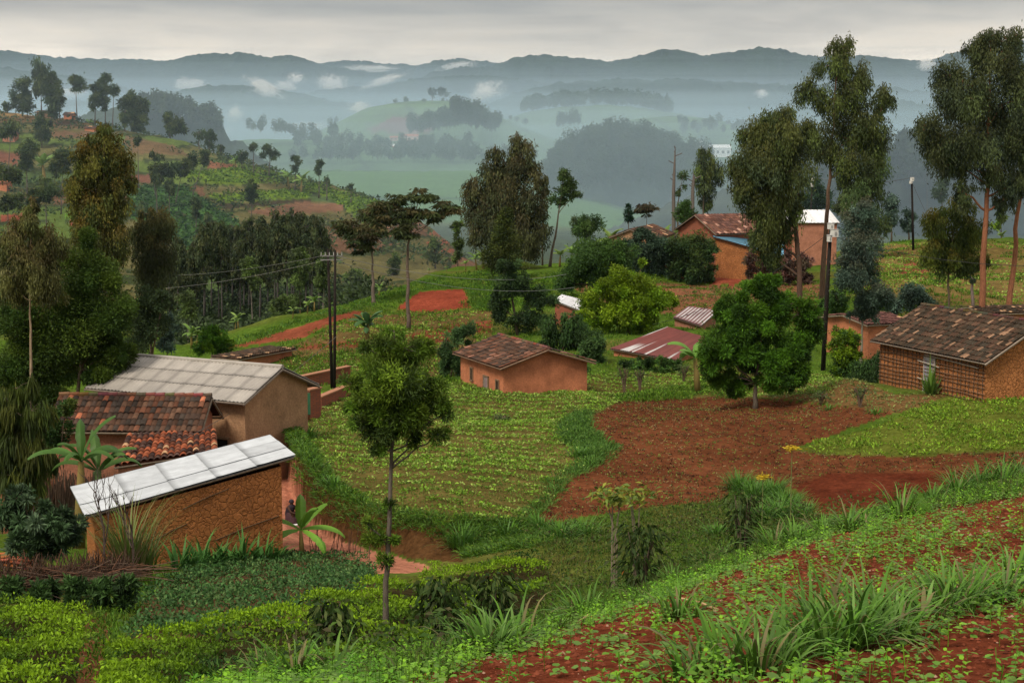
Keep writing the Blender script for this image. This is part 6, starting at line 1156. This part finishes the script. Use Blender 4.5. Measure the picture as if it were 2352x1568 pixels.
# cassava-like stalks with yellow-green tops
for lab, px, Y, h, sd in (('tall thin stalked plant with yellow-green top before the red plot, left one', 1405, 25, 2.0, 1), ('thin stalked plant with yellow-green top before the red plot, right one', 1455, 27, 1.85, 2)):
    g = onground(px, Y); root = empty('stalk_plant', g, 0, lab, 'plant'); m = MB(); r = np.random.default_rng(sd)
    for j in range(3): m.tube([g + Vector((.05*j, 0, -.1)), g + Vector((.05*j, 0, h*.5)), g + Vector((r.uniform(-.2, .2), 0, h))], [.022, .018, .012], 5, (.20, .16, .12))
    m.build('stem', BARK, root, origin=g); n = 150; C = np.array([0, 0, h]) + r.normal(size=(n, 3)) * np.array([.24, .2, .10]); V = leafquads(C + np.array(g), r.normal(size=(n, 3)) * np.array([1, 1, .35]), .19, .07, r, .2); mesh_np('leaves', V, q4(n), LEAF, np.repeat(np.array([(.13, .19, .04), (.24, .26, .04)])[r.integers(0, 2, n)], 4, 0), parent=root, origin=g)
# yellow flowered stems
for lab, px, Y, h in (('stem with flat yellow flower heads beside the tall grass', 1815, 33, 2.3), ('shorter yellow flowered stem left of the tall one', 1750, 34, 1.5)):
    g = onground(px, Y); root = empty('flowering_plant', g, 0, lab, 'plant'); m = MB(); m.tube([g, g + Vector((0, 0, h))], [.02, .01], 5, (.15, .17, .06)); m.build('stem', BARK, root, origin=g); r = np.random.default_rng(int(px)); n = 110; C = np.array([0, 0, h]) + r.normal(size=(n, 3)) * np.array([.10, .06, .03]); V = leafquads(C + np.array(g), r.normal(size=(n, 3)) * np.array([1, 1, .2]), .12, .035, r); mesh_np('flowers', V, q4(n), LEAF, np.tile((.55, .40, .03), (n*4, 1)), parent=root, origin=g)
# bare dead shrubs before the iron roof
for lab, px, Y, h, sd in (('leafless dead shrub in front of the silver roof, left one', 243, 28.5, 3.3, 1), ('leafless dead shrub in front of the silver roof, right one', 305, 29.3, 3.2, 2)):
    g = onground(px, Y); m = MB(); r = random.Random(sd)
    def br(p, d, L_, rad, lv):
        q = p + d * L_; m.tube([p, p.lerp(q, .5) + Vector((r.uniform(-.03, .03), r.uniform(-.03, .03), 0)), q], [rad, rad*.8, rad*.6], 5, (.09, .065, .055))
        if lv:
            for _ in range(3 if lv > 1 else 4): br(p.lerp(q, r.uniform(.55, 1)), (d + Vector((r.uniform(-.6, .6), r.uniform(-.6, .6), r.uniform(.0, .4)))).normalized(), L_ * r.uniform(.45, .75), rad * .55, lv - 1)
    br(g, Vector((0, 0, 1)), h * .42, .035, 3)
    tag(m.build('dead_shrub', BARK, None, origin=g), lab, 'shrub')
# brush fence / dead hedge at lower left
def brush(name, label, pts, Ys, h, n, cols, seed, cat='fence', lean=.15, wd=.012, tang=.0):
    r = np.random.default_rng(seed); gs = [onground(p, Yv) for p, Yv in zip(pts, Ys)]; m = MB()
    for i in range(n):
        t = r.random() * (len(gs) - 1); a = int(t); g = gs[a].lerp(gs[a+1], t - a); g = Vector((g.x, g.y, gz(g.x, g.y))) + Vector((r.normal()*.06, r.normal()*.12, 0)); hh = h * r.uniform(.6, 1.15); e = g + Vector((r.normal() * lean * hh, r.normal() * lean * .6 * hh, hh)); c = np.array(cols[r.integers(len(cols))]) * r.uniform(.6, 1.3)
        if tang and r.random() < tang: e = g + Vector((r.normal() * .6, r.normal() * .2, hh * r.uniform(.2, .7))); g = g + Vector((0, 0, hh * r.uniform(.1, .7)))
        m.tube([g, e], [wd, wd*.6], 4, tuple(c), cap=False)
    return tag(m.build(name, BARK, None, origin=gs[0]), label, cat)
brush('brush_fence', 'tangled dead brush fence at the lower left yard', [-20, 80, 170, 240, 300], [26, 26.5, 27.2, 28, 29], .75, 1100, [(.08, .05, .035), (.12, .08, .06), (.06, .035, .025), (.14, .07, .045)], 1, tang=.6, lean=.3)
brush('stick_fence', 'dark upright stick fence behind the left banana plants', [70, 140, 200, 270], [41, 41, 40, 40], 1.7, 520, [(.09, .06, .045), (.13, .085, .06)], 2, lean=.04, wd=.02)
brush('thorn_fence', 'low sparse thorn stick fence along the earth path', [716, 750, 790, 850], [36.2, 35.6, 35.2, 34.4], .85, 20, [(.11, .06, .05)], 3, lean=.12, wd=.012)
brush('brush_top', 'dry pale brush woven over the low thorn fence', [716, 750, 790, 850], [36.3, 35.7, 35.3, 34.5], .8, 0 + 1, [(.3, .2, .17)], 4) if False else None
brush('wood_stack', 'stack of upright firewood sticks against the pink wall', [506, 540, 582], [48, 48.3, 48.6], 1.15, 260, [(.13, .06, .045), (.18, .09, .06)], 5, cat='woodpile', lean=.05, wd=.025)
bush('dark glossy leaved hedge below the brush fence', (120,), [(30, 1362, 50, 34), (100, 1358, 46, 34), (170, 1362, 44, 28), (230, 1358, 36, 28), (285, 1350, 30, 24)], LONG, Y=24.5, kind='mango', name='hedge', cat='hedge')
# pile of roof tiles at the left edge
g = at(30, 1300, 29.5); pr = empty('tile_pile', g, 0, 'pile of old orange roof tiles at the left edge', 'tile pile'); m = MB(); r = random.Random(3)
for i in range(70):
    q = g + Vector((r.uniform(-.45, .45), r.uniform(-.3, .3), r.uniform(-.02, .28))); m.box(q, (.16, .07, .012), (Vector((1, r.uniform(-.3, .3), r.uniform(-.15, .15))).normalized(), Vector((0, 1, 0)), Vector((0, 0, 1))), tuple(x * r.uniform(.6, 1.4) for x in (.30, .10, .055)))
m.build('tiles', TILE, pr, origin=g); m = MB(); m.box(g - Vector((0, 0, .35)), (.5, .35, .32), None, (.16, .08, .05)); m.build('plinth', PLAIN, pr, origin=g)
# ------------------------------------------------------------------ poles and wires
def pole(label, base, Y, toppx, toppy, r=.11, col=(.022, .018, .016), boxes=(), cat='utility pole'):
    g = onground(base, Y); t = at(toppx, toppy, Y); root = empty('utility_pole', g, 0, label, cat); m = MB(); m.tube([g - Vector((0, 0, .3)), g.lerp(t, .5), t], [r, r*.9, r*.72], 10, col); m.build('pole', BARK, root, origin=g, smooth=True)
    for (dx, py, w_, h_) in boxes:
        c = at(toppx + dx, py, Y - .25); b = MB(); k = c.y / F; b.box(c, (w_*k, .12, h_*k), None, (.62, .62, .60)); b.box(c + Vector((0, 0, h_*k + .02)), (w_*k*1.1, .14, .02), None, (.45, .45, .45)); b.box(c + Vector((w_*k*.3, -.13, 0)), (w_*k*.3, .02, h_*k*.5), None, (.3, .3, .3)); b.build('meter_box', PLAIN, root, origin=g)
    return root, t
P1, t1 = pole('left one of the twin dark poles rising beside the grey corrugated roof', 763, 66, 753, 572, .09)
P2, t2 = pole('right one of the twin dark poles rising beside the grey corrugated roof', 768, 65.3, 770, 574, .085)
m = MB(); 
for z_ in (.35, .55): m.box((t1 + t2) / 2 - Vector((0, 0, z_)), (.6, .025, .025), None, (.2, .2, .2))
m.build('cross_arm', METAL, P1, origin=P1.location)
ins = []
for i in range(6):
    c = (t1 + t2) / 2 + Vector((-.55 + i * .22, -.05, -.30)); m = MB(); m.tube([c, c + Vector((0, 0, .08)), c + Vector((0, 0, .16))], [.03, .018, .025], 8, (.35, .35, .34)); m.build('insulator', PLAIN, P1, origin=P1.location)
P3, t3 = pole('tall black pole with three white boxes right of the mango tree', 1890, 71, 1908, 517, .14, boxes=[(0, 520, 7, 6), (8, 536, 9, 8), (-3, 548, 5, 7)])
P4, t4 = pole('thin black pole with white lamp among the right hand fields', 2098, 140, 2094, 408, .14, boxes=[(1, 412, 4, 4), (-2, 419, 3, 3)])
P5, t5 = pole('small distant pole with white boxes between the tall eucalyptus trunks', 1858, 170, 1866, 405, .13, boxes=[(0, 412, 4, 3.5), (-2, 425, 3.5, 4)])
def wire(label, a, b, sag, r=.012, col=(.25, .25, .26)):
    a, b = Vector(a), Vector(b); pts = [a.lerp(b, t / 14) - Vector((0, 0, sag * 4 * (t/14) * (1 - t/14))) for t in range(15)]; m = MB(); m.tube(pts, r, 5, col); tag(m.build('power_line', METAL, None, origin=a), label, 'power line')
wire('upper pale wire running left from the twin poles over the dark wood', t1 - Vector((0, 0, .3)), at(410, 632, 90), .2, .007, (.25, .25, .25))
wire('lower pale wire running left from the twin poles to the trees', t1 - Vector((0, 0, .55)), at(380, 662, 75), .2, .007, (.25, .25, .25))
wire('wire running right from the twin poles towards the central trees', t2 - Vector((0, 0, .3)), at(1300, 630, 95), .8, .014)
wire('second wire running right from the twin poles below the first', t2 - Vector((0, 0, .6)), at(1320, 660, 90), .8, .014)
wire('thin wire crossing in front of the tan gable wall', t2 - Vector((0, 0, 4.6)), at(420, 1010, 42), .3, .012, (.1, .08, .07))
wire('dark wire sagging from the three box pole to the right edge', t3 - Vector((0, 0, .6)), at(2400, 610, 78), .5, .018, (.03, .03, .03))
wire('dark wire from the three box pole down to the left', t3 - Vector((0, 0, .4)), at(1500, 745, 84), .8, .016, (.04, .04, .04))
wire('dark stay wire from the thin black pole to the golden topped tree', t4 - Vector((0, 0, .4)), at(2135, 505, 138), .1, .02, (.06, .06, .06))
wire('faint far wire between the two distant poles', t5, t4, .8, .03, (.08, .08, .09))
# ------------------------------------------------------------------ crouching person in the path
def person(label, px, py, Y, rz, cols):
    g = onground(px, Y); bm = bmesh.new()
    J = {'pel': (0, 0, .30), 'sp': (0, -.04, .48), 'ch': (0, -.10, .66), 'nk': (0, -.14, .78), 'hd': (0, -.16, .86), 'ht': (0, -.16, .95),
         'hl': (.09, 0, .28), 'kl': (.13, -.36, .46), 'al': (.12, -.22, .08), 'fl': (.13, -.40, .03), 'hr': (-.09, 0, .28), 'kr': (-.13, -.36, .46), 'ar': (-.12, -.22, .08), 'fr': (-.13, -.40, .03),
         'sl': (.17, -.11, .70), 'el': (.22, -.30, .52), 'wl': (.10, -.48, .46), 'sr': (-.17, -.11, .70), 'er': (-.22, -.30, .52), 'wr': (-.10, -.48, .46)}
    R = dict(pel=.13, sp=.12, ch=.13, nk=.05, hd=.085, ht=.06, hl=.09, kl=.06, al=.04, fl=.035, hr=.09, kr=.06, ar=.04, fr=.035, sl=.055, el=.042, wl=.03, sr=.055, er=.042, wr=.03)
    E_ = [('pel', 'sp'), ('sp', 'ch'), ('ch', 'nk'), ('nk', 'hd'), ('hd', 'ht'), ('pel', 'hl'), ('hl', 'kl'), ('kl', 'al'), ('al', 'fl'), ('pel', 'hr'), ('hr', 'kr'), ('kr', 'ar'), ('ar', 'fr'), ('ch', 'sl'), ('sl', 'el'), ('el', 'wl'), ('ch', 'sr'), ('sr', 'er'), ('er', 'wr')]
    for sd, w_ in ((1, 'wl'), (-1, 'wr')):
        for f in range(5):
            n1_ = f'f{sd}{f}a'; n2_ = f'f{sd}{f}b'; wx, wy, wz = J[w_]; J[n1_] = (wx + (f - 2) * .016, wy - .055 - .006 * (2 - abs(f - 2)), wz - .02); J[n2_] = (wx + (f - 2) * .018, wy - .085, wz - .05); R[n1_] = .009; R[n2_] = .007; E_ += [(w_, n1_), (n1_, n2_)]
    names = list(J); vs = {n_: bm.verts.new(J[n_]) for n_ in names}
    for a, b in E_: bm.edges.new((vs[a], vs[b]))
    me = bpy.data.meshes.new('person'); bm.to_mesh(me); bm.free(); o = link(bpy.data.objects.new('person', me)); o.location = g; o.rotation_euler = (0, 0, rz); o.scale = (.85,) * 3
    sk = o.modifiers.new('Skin', 'SKIN'); 
    for i, n_ in enumerate(names): me.skin_vertices[0].data[i].radius = (R[n_], R[n_]); me.skin_vertices[0].data[i].use_root = (n_ == 'pel')
    o.modifiers.new('Sub', 'SUBSURF').levels = 2; o.modifiers['Sub'].render_levels = 2
    me.materials.append(solid('skin', (.06, .03, .02), .6, 20, .1)); tag(o, label, 'person')
    def shell(nm, prof, col, y0):
        m_ = MB(); V = []; n = 14
        for z_, rx, ry, yy in prof: V += [Vector((math.cos(6.283*i/n)*rx, yy + math.sin(6.283*i/n)*ry, z_)) for i in range(n)]
        m_.add(V, [(k*n+i, k*n+(i+1) % n, (k+1)*n+(i+1) % n, (k+1)*n+i) for k in range(len(prof)-1) for i in range(n)], col); q = m_.build(nm, PLAIN, o, smooth=True); return q
    shell('jacket', [(.36, .19, .17, -.02), (.50, .19, .17, -.05), (.66, .21, .17, -.11), (.74, .15, .12, -.13), (.78, .07, .07, -.14)], cols[0], 0)
    shell('skirt', [(.04, .25, .30, -.16), (.25, .24, .30, -.16), (.42, .21, .24, -.12), (.50, .18, .15, -.05)], cols[1], 0)
    shell('head_scarf', [(.86, .10, .11, -.14), (.92, .10, .11, -.14), (.97, .07, .08, -.14), (.99, .01, .01, -.14)], cols[0], 0)
    return o
person('person crouching in dark clothes on the earth path, half behind the banana leaf', 664, 1190, 41, 1.0, [(.03, .022, .03), (.06, .03, .035)])
c = onground(676, 40.8); m = MB(); m.tube([c, c + Vector((0, 0, .12))], [.16, .22], 16, (.75, .73, .75), cap=True); tag(m.build('basin', PLAIN, None, origin=c), 'white basin on the path beside the crouching person', 'basin')
# ------------------------------------------------------------------ haze
def volbox(name, x0, x1, y0, y1, z0, z1, dens, col, label, aniso=.2):
    mb = MB(); mb.box(((x0+x1)/2, (y0+y1)/2, (z0+z1)/2), ((x1-x0)/2, (y1-y0)/2, (z1-z0)/2))
    m = bpy.data.materials.new(name); m.use_nodes = True; nt = m.node_tree; nt.nodes.clear()
    o = nt.nodes.new('ShaderNodeOutputMaterial'); v = nt.nodes.new('ShaderNodeVolumePrincipled')
    v.inputs['Color'].default_value = col + (1,); v.inputs['Density'].default_value = dens; v.inputs['Anisotropy'].default_value = aniso
    nt.links.new(v.outputs[0], o.inputs['Volume'])
    return tag(mb.build(name, m), label, kind='stuff')
HC = (.50, .72, 1.0); MC = (.64, .83, 1.0)
volbox('haze', -11000, 11000, -60, 8800 * KY + 50, -420, 420, .00003, HC, 'thin blue haze filling the air over the valley and hills')
def bank(y0, y1, tops, dens, label):
    for i, t in enumerate(tops): volbox('mist', -9000 - 7 * i - y0 / 10, 9000 + 7 * i + y0 / 10, y0 + 3 * i, y1 - 3 * i, -100 - i - y0 / 1000, t, dens / len(tops), MC, label)
bank(420, 7000, [-34, -24], .0003, 'low bluish mist lying in the valleys between the hills')
bank(190, 700, [30, 60], .0004, 'faint haze over the left hillside and valley wood')
bank(430, 1500, [12, 20, 30, 42], .00050, 'bluish mist layer over the tea fields below the wooded hill')
bank(1800, 2380, [25, 45, 65], .0022, 'mist bank filling the valley behind the tea hills')
bank(2660, 2960, [40, 65, 90, 115], .0030, 'mist behind the rounded wooded hills')
bank(3080, 3560, [70, 100, 130, 160], .0022, 'mist bank between the wooded spur and the big mountain')
bank(4200, 5300, [150, 190, 240], .0009, 'mist behind the big mountains before the pale far hills')
def wisp(px, py, Y, rx, rz, ry, seed, dens=.012, lean=0):
    c = at(px, py, Y); bm = bmesh.new(); bmesh.ops.create_icosphere(bm, subdivisions=3, radius=1); me = bpy.data.meshes.new('mist_wisp'); bm.to_mesh(me); bm.free()
    o = link(bpy.data.objects.new('mist_wisp', me)); o.location = c; k = Y * KY / F; o.scale = (rx * k, ry * k, rz * k); o.rotation_euler = (0, lean, 0)
    m = bpy.data.materials.new('mist_wisp'); m.use_nodes = True; nt = m.node_tree; nt.nodes.clear()
    ou = nt.nodes.new('ShaderNodeOutputMaterial'); v = nt.nodes.new('ShaderNodeVolumePrincipled'); tcn = nt.nodes.new('ShaderNodeTexCoord')
    ln = nt.nodes.new('ShaderNodeVectorMath'); ln.operation = 'LENGTH'; nt.links.new(tcn.outputs['Object'], ln.inputs[0])
    fall = mth('MAXIMUM', mth('SUBTRACT', 1, ln.outputs['Value'], nt=nt), 0, nt=nt)
    mp = nt.nodes.new('ShaderNodeMapping'); mp.inputs['Location'].default_value = (seed * 3.7, seed, 0); mp.inputs['Scale'].default_value = (1.5, 1, 1.3); nt.links.new(tcn.outputs['Object'], mp.inputs[0])
    nz = noise(nt, mp.outputs[0], 1.9, 5, .62, 1.6)
    dn = mth('MULTIPLY', mth('MAXIMUM', mth('SUBTRACT', mth('ADD', nz, mth('MULTIPLY', fall, .32, nt=nt), nt=nt), .64, nt=nt), 0, nt=nt), mth('MULTIPLY', fall, dens * 160, nt=nt), nt=nt)
    nt.links.new(dn, v.inputs['Density']); v.inputs['Color'].default_value = (.97, .97, .97, 1); nt.links.new(v.outputs[0], ou.inputs['Volume'])
    me.materials.append(m); tag(o, 'ragged white cloud wisp drifting along the wooded slope', kind='stuff')
SC.cycles.volume_step_rate = 4; SC.cycles.volume_max_steps = 64
for i, a in enumerate([(435, 196, 3100, 55, 26, 60), (610, 205, 2400, 75, 26, 60, .5), (655, 198, 3100, 40, 22, 50), (680, 180, 3200, 30, 18, 50), (765, 196, 3000, 55, 34, 60, .3), (880, 186, 2900, 75, 14, 60, -.3),
      (1115, 212, 2300, 60, 34, 50, -.4), (540, 262, 2000, 28, 34, 40, .9), (825, 248, 1950, 45, 24, 40), (710, 290, 1900, 80, 16, 40), (480, 300, 1900, 80, 14, 40), (1050, 152, 3900, 60, 12, 70, -.15), (850, 158, 4600, 90, 12, 70), (2130, 150, 3500, 30, 20, 60), (160, 215, 2600, 60, 20, 50), (1750, 215, 2300, 25, 16, 40), (1980, 300, 1900, 60, 18, 40), (60, 215, 2600, 40, 18, 50)]):
    wisp(a[0], a[1], a[2], a[3], a[4], a[5], i + 1, lean=(a[6] if len(a) > 6 else 0))
